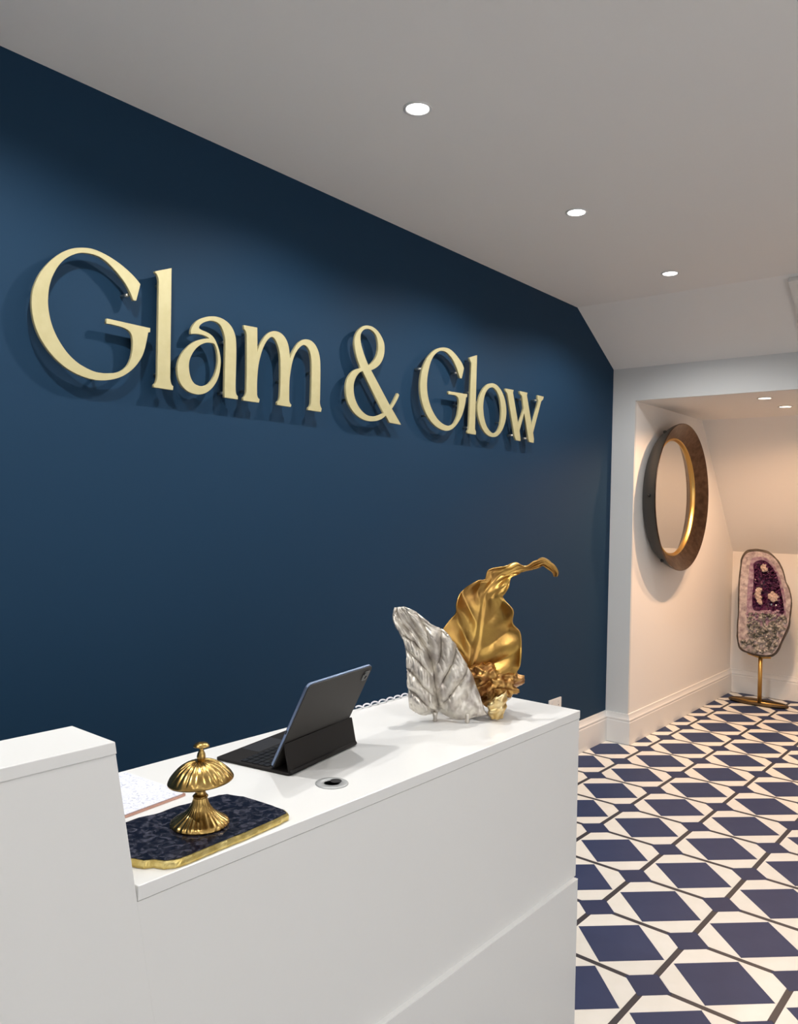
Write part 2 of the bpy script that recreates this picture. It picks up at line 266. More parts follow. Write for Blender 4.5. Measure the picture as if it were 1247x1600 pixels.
  [(1.8129,2.1322),(1.8735,2.1348),(1.877,2.0466),(1.8783,2.0514),(1.8799,2.0562),(1.8817,2.061),(1.8838,2.0658),(1.8866,2.0719),(1.8897,2.0779),(1.893,2.084),(1.8965,2.09),(1.9002,2.0957),(1.904,2.1014),(1.9082,2.1069),(1.9129,2.1123),(1.9173,2.1169),(1.9221,2.1212),(1.9273,2.1253),(1.9329,2.1291),(1.9377,2.1317),(1.9428,2.1341),(1.9481,2.136),(1.9534,2.1373),(1.9597,2.1383),(1.9659,2.1387),(1.9721,2.1386),(1.978,2.1379),(1.9839,2.1366),(1.9895,2.1346),(1.9947,2.1322),(1.9995,2.1294),(2.0043,2.126),(2.0087,2.1222),(2.0126,2.1181),(2.0161,2.1137),(2.0193,2.1088),(2.0221,2.1036),(2.0244,2.0982),(2.0264,2.0928),(2.0282,2.0864),(2.0296,2.0799),(2.0307,2.0734),(2.0319,2.0669),(2.0327,2.0623),(2.0335,2.0577),(2.0343,2.0532),(2.035,2.0486),(2.0365,2.0536),(2.0384,2.0586),(2.0404,2.0637),(2.0427,2.0686),(2.0458,2.0747),(2.0491,2.0807),(2.0527,2.0866),(2.0567,2.0925),(2.061,2.0986),(2.0656,2.1047),(2.0707,2.1106),(2.0763,2.1162),(2.0811,2.1204),(2.0865,2.1242),(2.0922,2.1278),(2.0982,2.131),(2.1027,2.1329),(2.1073,2.1344),(2.1121,2.1355),(2.1169,2.1362),(2.1228,2.1367),(2.1287,2.1369),(2.1344,2.1365),(2.1398,2.1356),(2.1458,2.1338),(2.1514,2.1315),(2.1566,2.1287),(2.1613,2.1255),(2.1667,2.1209),(2.1715,2.1159),(2.1757,2.1106),(2.1795,2.105),(2.1829,2.0988),(2.1857,2.0923),(2.1881,2.0856),(2.1901,2.0788),(2.1917,2.0715),(2.1928,2.0639),(2.1936,2.0564),(2.1942,2.0487),(2.1949,2.0362),(2.1953,2.0237),(2.1955,2.0112),(2.1957,1.9986),(2.196,1.9776),(2.1962,1.9567),(2.1963,1.9357),(2.1964,1.9147),(2.1959,1.9097),(2.1959,1.9047),(2.1966,1.8999),(2.1978,1.8952),(2.1992,1.8916),(2.2012,1.8881),(2.2038,1.8848),(2.2069,1.8817),(2.2034,1.8678),(2.1327,1.8679),(2.1362,1.8785),(2.1388,1.8795),(2.1409,1.8806),(2.1425,1.8819),(2.1437,1.8835),(2.1458,1.8877),(2.1474,1.892),(2.1484,1.8963),(2.1489,1.9007),(2.149,1.9235),(2.149,1.9464),(2.149,1.9692),(2.1488,1.992),(2.1487,2.0024),(2.1486,2.0127),(2.1484,2.0231),(2.1479,2.0334),(2.1475,2.0409),(2.147,2.0484),(2.1462,2.0559),(2.1451,2.0633),(2.1437,2.0701),(2.1421,2.0768),(2.1401,2.0834),(2.1374,2.0897),(2.1347,2.0944),(2.1316,2.0988),(2.1278,2.1029),(2.1235,2.1066),(2.1199,2.109),(2.1158,2.1109),(2.1112,2.1122),(2.1063,2.1127),(2.1024,2.1122),(2.0985,2.1108),(2.0948,2.1088),(2.0915,2.1066),(2.0863,2.1028),(2.0816,2.0987),(2.0773,2.0944),(2.0733,2.0899),(2.0687,2.084),(2.0645,2.078),(2.0608,2.0719),(2.0575,2.0657),(2.0539,2.0578),(2.0507,2.0499),(2.048,2.042),(2.0456,2.0341),(2.0431,2.0244),(2.041,2.0146),(2.0392,2.0049),(2.0377,1.9952),(2.0364,1.987),(2.0354,1.9788),(2.0347,1.9706),(2.0343,1.9625),(2.034,1.9457),(2.0341,1.9289),(2.0345,1.9121),(2.0352,1.8954),(2.0354,1.8926),(2.0361,1.89),(2.037,1.8875),(2.0384,1.885),(2.0399,1.883),(2.0418,1.8811),(2.0441,1.8794),(2.0466,1.8779),(2.0432,1.8689),(1.9759,1.8698),(1.9777,1.8819),(1.9803,1.8832),(1.9824,1.8846),(1.9841,1.8863),(1.9853,1.8881),(1.9871,1.8925),(1.9884,1.8969),(1.9891,1.9014),(1.9893,1.9059),(1.9898,1.9219),(1.99,1.9378),(1.9901,1.9538),(1.9899,1.9697),(1.9897,1.9829),(1.9892,1.9961),(1.9885,2.0093),(1.9877,2.0225),(1.9871,2.0317),(1.9864,2.0409),(1.9853,2.05),(1.9838,2.059),(1.982,2.0661),(1.9798,2.073),(1.9772,2.0798),(1.9742,2.0865),(1.9716,2.0915),(1.9686,2.0964),(1.9653,2.101),(1.9614,2.1053),(1.9581,2.1084),(1.9545,2.1112),(1.9503,2.1134),(1.9454,2.1143),(1.9413,2.1137),(1.9373,2.1117),(1.9335,2.1091),(1.9301,2.1063),(1.9253,2.1017),(1.921,2.0968),(1.9171,2.0917),(1.9136,2.0865),(1.9094,2.0795),(1.9056,2.0724),(1.9022,2.0652),(1.8991,2.058),(1.8959,2.0498),(1.8931,2.0416),(1.8905,2.0334),(1.8883,2.0252),(1.886,2.0159),(1.884,2.0065),(1.8823,1.9972),(1.881,1.9879),(1.8798,1.9762),(1.879,1.9645),(1.8786,1.9528),(1.8783,1.9411),(1.8781,1.9315),(1.8782,1.9218),(1.8785,1.9122),(1.879,1.9026),(1.8789,1.8985),(1.8794,1.8946),(1.8805,1.891),(1.8821,1.8875),(1.8837,1.8852),(1.8859,1.8833),(1.8885,1.8817),(1.8917,1.8804),(1.8887,1.8676),(1.817,1.8668),(1.8183,1.8784),(1.8207,1.8796),(1.8227,1.881),(1.8243,1.8826),(1.8255,1.8844),(1.8275,1.8885),(1.829,1.8928),(1.83,1.8971),(1.8306,1.9015),(1.8305,1.9257),(1.8303,1.9498),(1.83,1.974),(1.8295,1.9981),(1.8289,2.0215),(1.8282,2.0449),(1.8273,2.0682),(1.8263,2.0916),(1.8263,2.0961),(1.8258,2.1005),(1.8247,2.1047),(1.8232,2.1088),(1.8216,2.1118),(1.8195,2.1145),(1.8169,2.117),(1.8139,2.1192)],
 ],
 'amp': [
  [(2.698,1.8653),(2.6192,1.8666),(2.5933,1.8947),(2.5858,1.889),(2.5778,1.8838),(2.5692,1.8791),(2.5594,1.8746),(2.5492,1.8707),(2.5387,1.8674),(2.5272,1.8646),(2.5156,1.8626),(2.504,1.8611),(2.4925,1.8602),(2.481,1.86),(2.4698,1.8606),(2.458,1.862),(2.4466,1.8642),(2.4358,1.867),(2.4239,1.8708),(2.4126,1.8752),(2.4021,1.8803),(2.3921,1.8867),(2.3831,1.8936),(2.3748,1.901),(2.3677,1.9082),(2.3613,1.9158),(2.3559,1.9237),(2.3513,1.9322),(2.3477,1.9409),(2.345,1.9499),(2.3429,1.9597),(2.3416,1.9696),(2.3412,1.9796),(2.3416,1.988),(2.3429,1.9965),(2.3452,2.0049),(2.3485,2.0139),(2.3529,2.0228),(2.3584,2.0315),(2.3646,2.0389),(2.3719,2.046),(2.38,2.0526),(2.3874,2.0576),(2.3956,2.062),(2.4042,2.0659),(2.4118,2.0687),(2.4198,2.0708),(2.4281,2.0723),(2.4204,2.0831),(2.4134,2.0942),(2.407,2.1054),(2.402,2.1156),(2.3975,2.1261),(2.3936,2.1366),(2.3906,2.1462),(2.3881,2.156),(2.3865,2.166),(2.3863,2.1734),(2.387,2.1809),(2.3886,2.1885),(2.3912,2.1971),(2.3946,2.2057),(2.3993,2.2141),(2.4049,2.2217),(2.4116,2.229),(2.4193,2.236),(2.4267,2.2414),(2.435,2.2463),(2.4439,2.2505),(2.4521,2.2532),(2.4606,2.255),(2.4691,2.2561),(2.4795,2.2567),(2.4896,2.2566),(2.4992,2.2553),(2.5103,2.2525),(2.5206,2.2487),(2.5301,2.244),(2.5393,2.238),(2.5476,2.2313),(2.555,2.2241),(2.5615,2.2169),(2.567,2.2092),(2.5714,2.201),(2.5741,2.1929),(2.5755,2.1844),(2.5758,2.1757),(2.5753,2.1658),(2.5738,2.1559),(2.5711,2.1459),(2.5674,2.1363),(2.5627,2.1268),(2.5565,2.1176),(2.5492,2.109),(2.5406,2.1009),(2.5309,2.0935),(2.519,2.0861),(2.5062,2.0796),(2.4925,2.074),(2.6236,1.936),(2.6302,1.945),(2.6368,1.9541),(2.6432,1.9632),(2.6491,1.9718),(2.655,1.9804),(2.6608,1.989),(2.6634,1.9927),(2.6661,1.9965),(2.6688,2.0003),(2.6802,1.9943),(2.6764,1.9857),(2.6717,1.9772),(2.6662,1.9689),(2.6559,1.9551),(2.6448,1.9415),(2.633,1.9282)],
  [(2.4756,2.0908),(2.4842,2.0965),(2.4923,2.1024),(2.4999,2.1087),(2.5069,2.1152),(2.5133,2.1219),(2.5187,2.1288),(2.5238,2.137),(2.5279,2.1454),(2.531,2.1538),(2.5332,2.1627),(2.5343,2.1715),(2.5345,2.1802),(2.5336,2.1887),(2.5318,2.197),(2.5292,2.2051),(2.5263,2.2125),(2.5226,2.2195),(2.5176,2.2259),(2.5114,2.2311),(2.5039,2.2355),(2.4955,2.239),(2.4875,2.2411),(2.4788,2.2422),(2.4696,2.2421),(2.461,2.2409),(2.4523,2.2386),(2.4444,2.2351),(2.4369,2.23),(2.4308,2.224),(2.4262,2.2177),(2.4231,2.2108),(2.4217,2.204),(2.4214,2.1972),(2.4221,2.1889),(2.4239,2.1808),(2.4264,2.1729),(2.4307,2.1623),(2.4358,2.152),(2.4413,2.1418),(2.4461,2.1331),(2.4514,2.1246),(2.4569,2.1161),(2.4628,2.1076),(2.4691,2.0991)],
  [(2.4397,2.0623),(2.4329,2.0597),(2.4267,2.0567),(2.4212,2.0531),(2.4144,2.0475),(2.4083,2.0414),(2.4032,2.0351),(2.3979,2.0273),(2.3936,2.0192),(2.3904,2.0111),(2.3883,2.0026),(2.3873,1.9941),(2.3871,1.9857),(2.3879,1.9755),(2.3895,1.9655),(2.3922,1.9557),(2.396,1.9463),(2.4009,1.9371),(2.4067,1.9282),(2.4136,1.9198),(2.4214,1.9118),(2.4304,1.9044),(2.4394,1.8982),(2.4494,1.8926),(2.4603,1.8879),(2.4697,1.885),(2.4798,1.883),(2.4904,1.882),(2.5018,1.882),(2.5134,1.8829),(2.5249,1.8847),(2.5353,1.887),(2.5454,1.8901),(2.5554,1.8936),(2.5637,1.8969),(2.5717,1.9007),(2.5795,1.9048),(2.4951,1.9969)],
 ],
 'G2': [
  [(3.1681,2.1832),(3.1617,2.1924),(3.1541,2.201),(3.1454,2.2091),(3.1353,2.2166),(3.1241,2.2234),(3.1126,2.23),(3.1023,2.2358),(3.0916,2.2412),(3.0803,2.2461),(3.0687,2.2503),(3.0565,2.254),(3.0435,2.2566),(3.032,2.2576),(3.0199,2.2575),(3.0077,2.2566),(2.9959,2.2548),(2.9841,2.2523),(2.9726,2.2491),(2.9608,2.2453),(2.9493,2.2409),(2.9383,2.2359),(2.9281,2.2303),(2.9185,2.2242),(2.9096,2.2178),(2.8994,2.2097),(2.89,2.2014),(2.8815,2.1928),(2.873,2.183),(2.8654,2.173),(2.8586,2.1629),(2.8519,2.1519),(2.8459,2.1409),(2.8409,2.1298),(2.8365,2.1177),(2.833,2.1056),(2.8304,2.0936),(2.8285,2.0809),(2.8273,2.0682),(2.8271,2.0556),(2.8278,2.0432),(2.8294,2.0309),(2.8318,2.0187),(2.835,2.0065),(2.8391,1.9944),(2.844,1.9826),(2.8491,1.9724),(2.8551,1.9624),(2.8617,1.9527),(2.8693,1.9426),(2.8776,1.9328),(2.8868,1.9233),(2.8959,1.9151),(2.9059,1.9073),(2.9168,1.8999),(2.9276,1.8936),(2.9393,1.8878),(2.9519,1.8826),(2.9646,1.8782),(2.9781,1.8744),(2.9923,1.8714),(3.0054,1.8695),(3.019,1.8684),(3.033,1.8685),(3.0452,1.8699),(3.0573,1.8724),(3.0688,1.876),(3.0799,1.8805),(3.0902,1.8859),(3.0996,1.8919),(3.1107,1.9001),(3.1209,1.9088),(3.1303,1.9178),(3.1397,1.9277),(3.1483,1.9378),(3.1559,1.9481),(3.1627,1.9589),(3.1685,1.9699),(3.1735,1.9809),(3.1782,1.9928),(3.1822,2.0046),(3.1857,2.0165),(3.188,2.026),(3.1898,2.0356),(3.1911,2.0451),(3.1997,2.0477),(3.2014,2.062),(3.0472,2.0572),(3.0457,2.0425),(3.0564,2.0432),(3.0671,2.0438),(3.0778,2.0441),(3.0867,2.0444),(3.0956,2.0444),(3.1041,2.0437),(3.1112,2.0422),(3.1177,2.0399),(3.1229,2.0368),(3.127,2.0325),(3.1297,2.0276),(3.1315,2.0225),(3.1328,2.0165),(3.1333,2.0104),(3.1333,2.0042),(3.1328,1.996),(3.1319,1.9876),(3.1306,1.9793),(3.1289,1.9698),(3.1268,1.9604),(3.1237,1.9509),(3.1197,1.9421),(3.1147,1.9334),(3.1088,1.9249),(3.1032,1.9177),(3.0967,1.9108),(3.0886,1.9046),(3.0809,1.9006),(3.0721,1.8976),(3.0629,1.8954),(3.0525,1.8942),(3.0421,1.8941),(3.032,1.8946),(3.0212,1.896),(3.0109,1.898),(3.0012,1.9007),(2.9884,1.9054),(2.9765,1.9107),(2.9655,1.9166),(2.9543,1.9239),(2.9441,1.9318),(2.9349,1.9401),(2.9254,1.9496),(2.9169,1.9595),(2.9093,1.9697),(2.9023,1.9804),(2.8962,1.9915),(2.8911,2.0027),(2.8865,2.0148),(2.8829,2.027),(2.88,2.0393),(2.8783,2.0508),(2.8774,2.0623),(2.8773,2.074),(2.8781,2.0868),(2.8797,2.0997),(2.8821,2.1126),(2.8852,2.1258),(2.889,2.139),(2.8936,2.1523),(2.8984,2.164),(2.9039,2.1756),(2.9108,2.1872),(2.9174,2.196),(2.9253,2.2047),(2.9343,2.2131),(2.9415,2.2188),(2.9496,2.2241),(2.9584,2.2289),(2.9662,2.2323),(2.9746,2.235),(2.9832,2.2369),(2.9935,2.2382),(3.0037,2.2386),(3.0135,2.238),(3.0228,2.2363),(3.0314,2.2335),(3.0394,2.2303),(3.0507,2.225),(3.0614,2.2192),(3.0712,2.2127),(3.0812,2.2045),(3.0901,2.1957),(3.0984,2.1865),(3.1064,2.1767),(3.1138,2.1665),(3.1208,2.1562),(3.1259,2.1483),(3.1307,2.1403),(3.1351,2.1321),(3.1512,2.1322)],
 ],
 'l2': [
  [(3.2149,2.2434),(3.2784,2.2647),(3.2748,1.9002),(3.2845,1.8859),(3.2833,1.8718),(3.2107,1.8725),(3.213,1.8846),(3.2236,1.8956),(3.2297,2.2191),(3.217,2.2312)],
 ],
 'o2': [
  [(3.4155,2.1447),(3.4027,2.1418),(3.3903,2.1381),(3.3789,2.1336),(3.3666,2.127),(3.3556,2.1198),(3.346,2.1122),(3.3358,2.102),(3.3271,2.0916),(3.3195,2.081),(3.3124,2.0701),(3.3064,2.0592),(3.3016,2.0482),(3.2977,2.0366),(3.295,2.0251),(3.2937,2.0136),(3.2936,2.0014),(3.2949,1.9893),(3.2974,1.9773),(3.3009,1.9664),(3.3056,1.9556),(3.3114,1.9451),(3.3181,1.9343),(3.3258,1.9237),(3.3348,1.9135),(3.344,1.9046),(3.3545,1.8962),(3.3667,1.8885),(3.3787,1.883),(3.3922,1.8784),(3.407,1.8749),(3.4198,1.8732),(3.4335,1.8728),(3.4474,1.8736),(3.4596,1.8755),(3.4714,1.8786),(3.482,1.8828),(3.4951,1.8899),(3.5066,1.8979),(3.5166,1.9064),(3.5266,1.917),(3.5349,1.928),(3.5421,1.9392),(3.5489,1.9514),(3.5545,1.9637),(3.5586,1.9761),(3.5615,1.9902),(3.5628,2.0043),(3.5628,2.0183),(3.5615,2.0311),(3.559,2.0437),(3.5551,2.056),(3.5498,2.0684),(3.5432,2.0805),(3.5354,2.0922),(3.5273,2.1022),(3.518,2.1117),(3.5072,2.1206),(3.4964,2.1276),(3.4842,2.134),(3.4709,2.1396),(3.4619,2.1424),(3.452,2.1444),(3.4415,2.1457),(3.433,2.1462),(3.4243,2.1459)],
  [(3.4136,2.1235),(3.4032,2.1205),(3.3937,2.1162),(3.3855,2.1111),(3.3769,2.1043),(3.3697,2.0971),(3.3638,2.0897),(3.3577,2.0799),(3.353,2.07),(3.3493,2.0601),(3.3461,2.0485),(3.344,2.0369),(3.343,2.0254),(3.3432,2.0141),(3.3446,2.0029),(3.3466,1.9918),(3.3488,1.9817),(3.3515,1.9717),(3.3552,1.9618),(3.3601,1.9508),(3.366,1.9399),(3.3734,1.9295),(3.3809,1.9215),(3.3898,1.9141),(3.3999,1.9071),(3.4084,1.9019),(3.418,1.8974),(3.4291,1.894),(3.4384,1.893),(3.4483,1.8933),(3.4581,1.895),(3.4669,1.8979),(3.4747,1.9019),(3.481,1.9065),(3.4891,1.9147),(3.4955,1.9233),(3.5006,1.9321),(3.5053,1.943),(3.5086,1.9539),(3.511,1.9649),(3.513,1.9778),(3.514,1.9907),(3.5141,2.0035),(3.5133,2.0162),(3.5116,2.0288),(3.5089,2.0412),(3.5051,2.0536),(3.5003,2.0657),(3.4943,2.0776),(3.4883,2.0872),(3.4811,2.0964),(3.4724,2.105),(3.4639,2.1114),(3.454,2.1171),(3.4425,2.1217),(3.4337,2.1237),(3.4237,2.1244)],
 ],
 'w2': [
  [(3.5485,2.1355),(3.6294,2.1379),(3.6239,2.1226),(3.6879,1.9562),(3.7386,2.054),(3.7164,2.1177),(3.6948,2.1266),(3.6923,2.1404),(3.7737,2.1415),(3.7678,2.1274),(3.8295,1.9662),(3.8937,2.1123),(3.8829,2.1246),(3.8855,2.142),(3.9525,2.1417),(3.9449,2.1252),(3.9247,2.1125),(3.8433,1.9302),(3.8542,1.8973),(3.8526,1.8751),(3.8071,1.8766),(3.7964,1.8926),(3.7444,2.028),(3.6993,1.9292),(3.71,1.8921),(3.7127,1.8742),(3.665,1.8753),(3.6502,1.897),(3.5678,2.1123),(3.5503,2.1229)],
 ],
}
SILVER_ROWS = [[(1.5977,1.3176,1.2398),(1.601,1.3133,1.2402),(1.605,1.3081,1.2408),(1.6084,1.3038,1.2416),(1.6124,1.2986,1.2422)],[(1.5953,1.3205,1.2222),(1.6012,1.313,1.2257),(1.6079,1.3044,1.2282),(1.6159,1.2941,1.2329),(1.6239,1.2838,1.2366)],[(1.5975,1.3178,1.2026),(1.6075,1.3048,1.2041),(1.6176,1.2919,1.2056),(1.6296,1.2764,1.2116),(1.6416,1.261,1.2176)],[(1.6059,1.3069,1.1777),(1.618,1.2914,1.1794),(1.63,1.2759,1.1821),(1.646,1.2553,1.1883),(1.662,1.2347,1.1955)],[(1.6136,1.2971,1.1573),(1.6276,1.2789,1.1579),(1.641,1.2616,1.1585),(1.6596,1.2377,1.1703),(1.6782,1.2138,1.1831)],[(1.617,1.2926,1.1311),(1.634,1.2707,1.1319),(1.6508,1.2491,1.1327),(1.6714,1.2225,1.1445),(1.692,1.196,1.1564)],[(1.6185,1.2908,1.1049),(1.6384,1.265,1.1047),(1.6579,1.2399,1.1045),(1.6798,1.2117,1.1154),(1.7017,1.1835,1.1284)],[(1.619,1.2901,1.0786),(1.6402,1.2628,1.0785),(1.6609,1.236,1.0784),(1.6862,1.2034,1.0894),(1.7114,1.1709,1.1026)],[(1.6206,1.288,1.0458),(1.6419,1.2605,1.0469),(1.6636,1.2326,1.0501),(1.692,1.196,1.0612),(1.7212,1.1584,1.0746)],[(1.6226,1.2855,1.0218),(1.6443,1.2574,1.0218),(1.6664,1.229,1.0239),(1.6971,1.1895,1.0319),(1.7283,1.1492,1.0422)],[(1.6238,1.2839,1.0),(1.646,1.2553,0.9967),(1.6687,1.226,0.9999),(1.7008,1.1846,1.0015),(1.7368,1.1383,1.012)],[(1.6247,1.2828,0.9869),(1.6465,1.2546,0.977),(1.6706,1.2236,0.9814),(1.7006,1.185,0.9741),(1.7418,1.1317,0.9838)],[(1.6253,1.2819,0.9803),(1.6467,1.2543,0.9649),(1.6719,1.2219,0.9683),(1.7001,1.1855,0.9572),(1.7474,1.1246,0.9705)]]
GOLD_ROWS = [[(1.81,1.2491,1.0582),(1.8159,1.2415,1.0585),(1.8233,1.232,1.0579),(1.8572,1.1883,1.0532),(1.8896,1.1466,1.0499)],[(1.7976,1.265,1.101),(1.811,1.2478,1.0944),(1.8259,1.2287,1.084),(1.8628,1.1811,1.0751),(1.9009,1.1319,1.0768)],[(1.781,1.2865,1.134),(1.8062,1.254,1.1207),(1.8294,1.2242,1.1073),(1.8682,1.1741,1.1042),(1.9029,1.1294,1.1058)],[(1.7746,1.2948,1.1699),(1.8058,1.2545,1.1472),(1.8326,1.22,1.1305),(1.8693,1.1727,1.1331),(1.9044,1.1274,1.1395)],[(1.7845,1.282,1.1968),(1.8113,1.2474,1.1739),(1.836,1.2156,1.1557),(1.8703,1.1714,1.1621),(1.9025,1.1299,1.1731)],[(1.796,1.2672,1.219),(1.8168,1.2403,1.203),(1.8382,1.2128,1.1895),(1.8655,1.1776,1.1907),(1.8904,1.1455,1.1966)],[(1.7965,1.2665,1.2455),(1.8179,1.239,1.232),(1.8401,1.2103,1.2185),(1.865,1.1782,1.2244),(1.8899,1.1462,1.2326)],[(1.8026,1.2586,1.2699),(1.8219,1.2337,1.2562),(1.8419,1.2081,1.2426),(1.8618,1.1824,1.2483),(1.8778,1.1617,1.2562)],[(1.817,1.2401,1.2936),(1.8305,1.2227,1.2782),(1.8439,1.2054,1.2644),(1.86,1.1846,1.2674),(1.8753,1.165,1.2681)],[(1.8315,1.2214,1.3062),(1.842,1.2079,1.2946),(1.8504,1.1971,1.2839),(1.8656,1.1774,1.286),(1.8832,1.1548,1.2924)],[(1.8447,1.2044,1.3101),(1.8521,1.1948,1.3066),(1.8595,1.1853,1.3025),(1.8727,1.1683,1.3026),(1.8859,1.1513,1.306)],[(1.8497,1.198,1.3343),(1.8592,1.1858,1.3275),(1.8696,1.1724,1.3198),(1.8784,1.161,1.3172),(1.8887,1.1477,1.3157)],[(1.8677,1.1747,1.3437),(1.8737,1.167,1.3368),(1.8797,1.1593,1.3293),(1.8871,1.1498,1.3248),(1.8945,1.1402,1.3218)],[(1.8809,1.1577,1.3476),(1.8869,1.1501,1.3416),(1.8919,1.1435,1.3361),(1.8967,1.1374,1.3315),(1.9017,1.1309,1.3269)],[(1.8954,1.139,1.3573),(1.9005,1.1325,1.3508),(1.9053,1.1263,1.3438),(1.9086,1.122,1.3391),(1.9119,1.1178,1.334)],[(1.9117,1.118,1.3474),(1.9147,1.1142,1.3447),(1.9176,1.1104,1.3419),(1.9206,1.1066,1.3406),(1.9235,1.1028,1.3393)],[(1.9262,1.0994,1.3615),(1.9286,1.0963,1.3577),(1.9307,1.0936,1.353),(1.9331,1.0905,1.3497),(1.9352,1.0878,1.3465)],[(1.9421,1.0788,1.3717),(1.9437,1.0769,1.367),(1.9443,1.076,1.3612),(1.9438,1.0767,1.3559),(1.9424,1.0784,1.3501)],[(1.9584,1.0578,1.3565),(1.9564,1.0604,1.3531),(1.9541,1.0633,1.3496),(1.9521,1.0659,1.3467),(1.9499,1.0689,1.3427)],[(1.9675,1.0461,1.3343),(1.9652,1.0491,1.3338),(1.9632,1.0517,1.3332),(1.9608,1.0547,1.3326),(1.9588,1.0573,1.3316)],[(1.9665,1.0474,1.3218),(1.9654,1.0489,1.3213),(1.9642,1.0504,1.3212),(1.963,1.0519,1.3212),(1.9619,1.0534,1.3211)]]
GEODE = [(1.9182,1.1685),(1.8861,1.215),(1.8347,1.2326),(1.7695,1.2309),(1.7047,1.2099),(1.649,1.1546),(1.6113,1.0795),(1.5869,0.9943),(1.5587,0.9291),(1.5437,0.8534),(1.5501,0.7471),(1.5611,0.6497),(1.5989,0.5487),(1.65,0.4258),(1.7039,0.3942),(1.7775,0.3891),(1.8525,0.3987),(1.9099,0.421),(1.9349,0.4677),(1.9421,0.5669),(1.9419,0.637),(1.9378,0.7074),(1.9387,0.8274),(1.9375,0.9775),(1.928,1.098)]
CAVITY = [(1.8321,1.1239),(1.7677,1.1524),(1.7071,1.117),(1.6598,1.0373),(1.6303,0.9328),(1.605,0.8092),(1.6079,0.7412),(1.6758,0.7537),(1.7491,0.7562),(1.8233,0.7488),(1.8394,0.8363),(1.8324,0.9359),(1.83,1.035)]
LUMPS = [(1.7979,0.8598),(1.6784,0.8655),(1.7569,1.0893)]

# ------------------------------------------------------------------ room dimensions
WY = 2.26          # navy wall
EX = 4.955         # end wall
CZ = 2.745         # flat ceiling
KX, KZ = 4.42, 2.446   # ceiling kink, height where the slope meets the end wall
AY = 2.105         # left wall of the alcove
AZ = 2.232         # alcove ceiling
BX = 7.08          # back wall of the alcove
KNEE = 1.195
SX = 6.235         # where alcove ceiling turns into the slope
BACKX, RIGHTY = -2.4, -2.6
ARY = -0.5         # right wall of the alcove
T = 0.1

def structure(name, data, m, smooth=False):
    o = mesh_obj(name, data[0], data[1], m, None, smooth)
    o['kind'] = 'structure'
    return o

# walls and ceilings
structure('wall_left', prism([(BACKX, 0), (EX, 0), (EX, KZ), (KX, CZ), (BACKX, CZ)], WY, WY + T, lambda u, v, w: (u, w, v)), M['blue_wall'])
structure('ceiling', prism([(BACKX, CZ), (KX, CZ), (EX, KZ), (EX, CZ + 0.12), (BACKX, CZ + 0.12)], RIGHTY, WY + T, lambda u, v, w: (u, w, v)), M['ceiling'])
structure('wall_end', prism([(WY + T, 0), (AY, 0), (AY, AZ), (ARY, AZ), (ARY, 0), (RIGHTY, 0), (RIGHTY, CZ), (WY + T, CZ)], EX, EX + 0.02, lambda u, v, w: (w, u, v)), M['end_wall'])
structure('wall_alcove_left', prism([(EX + 0.02, 0), (BX + T, 0), (BX + T, AZ + 0.1), (EX + 0.02, AZ + 0.1)], AY, AY + T, lambda u, v, w: (u, w, v)), M['white_wall'])
structure('wall_alcove_right', prism([(EX + 0.02, 0), (BX + T, 0), (BX + T, AZ + 0.1), (EX + 0.02, AZ + 0.1)], ARY - T, ARY, lambda u, v, w: (u, w, v)), M['white_wall'])
structure('wall_alcove_back', prism([(BX, 0), (BX + T, 0), (BX + T, KNEE + 0.05), (BX, KNEE)], ARY, AY, lambda u, v, w: (u, w, v)), M['white_wall'])
structure('ceiling_alcove', prism([(EX + 0.02, AZ), (SX, AZ), (BX, KNEE), (BX + T, KNEE + 0.05), (SX + 0.06, AZ + 0.1), (EX + 0.02, AZ + 0.1)], ARY, AY, lambda u, v, w: (u, w, v)), M['white_wall'])
WX0, WX1, WZ0, WZ1 = -1.1, 2.3, 0.30, 2.20      # opening of the added, unseen window
structure('wall_right', join_data([box_data(BACKX, WX0, RIGHTY - T, RIGHTY, 0, CZ), box_data(WX1, EX, RIGHTY - T, RIGHTY, 0, CZ),
                                   box_data(WX0, WX1, RIGHTY - T, RIGHTY, 0, WZ0), box_data(WX0, WX1, RIGHTY - T, RIGHTY, WZ1, CZ)]), M['white_wall'])
w2 = empty('added_window', (0.6, RIGHTY, WZ0)); tag(w2, kind='structure')  # unseen window added for its light
for b_ in ((WX0, WX0 + 0.06, WZ0, WZ1), (WX1 - 0.06, WX1, WZ0, WZ1), (WX0 + 0.0605, WX1 - 0.0605, WZ0, WZ0 + 0.06), (WX0 + 0.0605, WX1 - 0.0605, WZ1 - 0.06, WZ1), (0.57, 0.63, WZ0 + 0.0605, WZ1 - 0.0605)):
    box('window_frame', (b_[0] + 0.0005, b_[1] - 0.0005, RIGHTY - 0.08, RIGHTY - 0.02, b_[2] + 0.0005, b_[3] - 0.0005), M['trim'], w2)
structure('wall_back', box_data(BACKX - T, BACKX, RIGHTY - T, WY + T, 0, CZ), M['white_wall'])

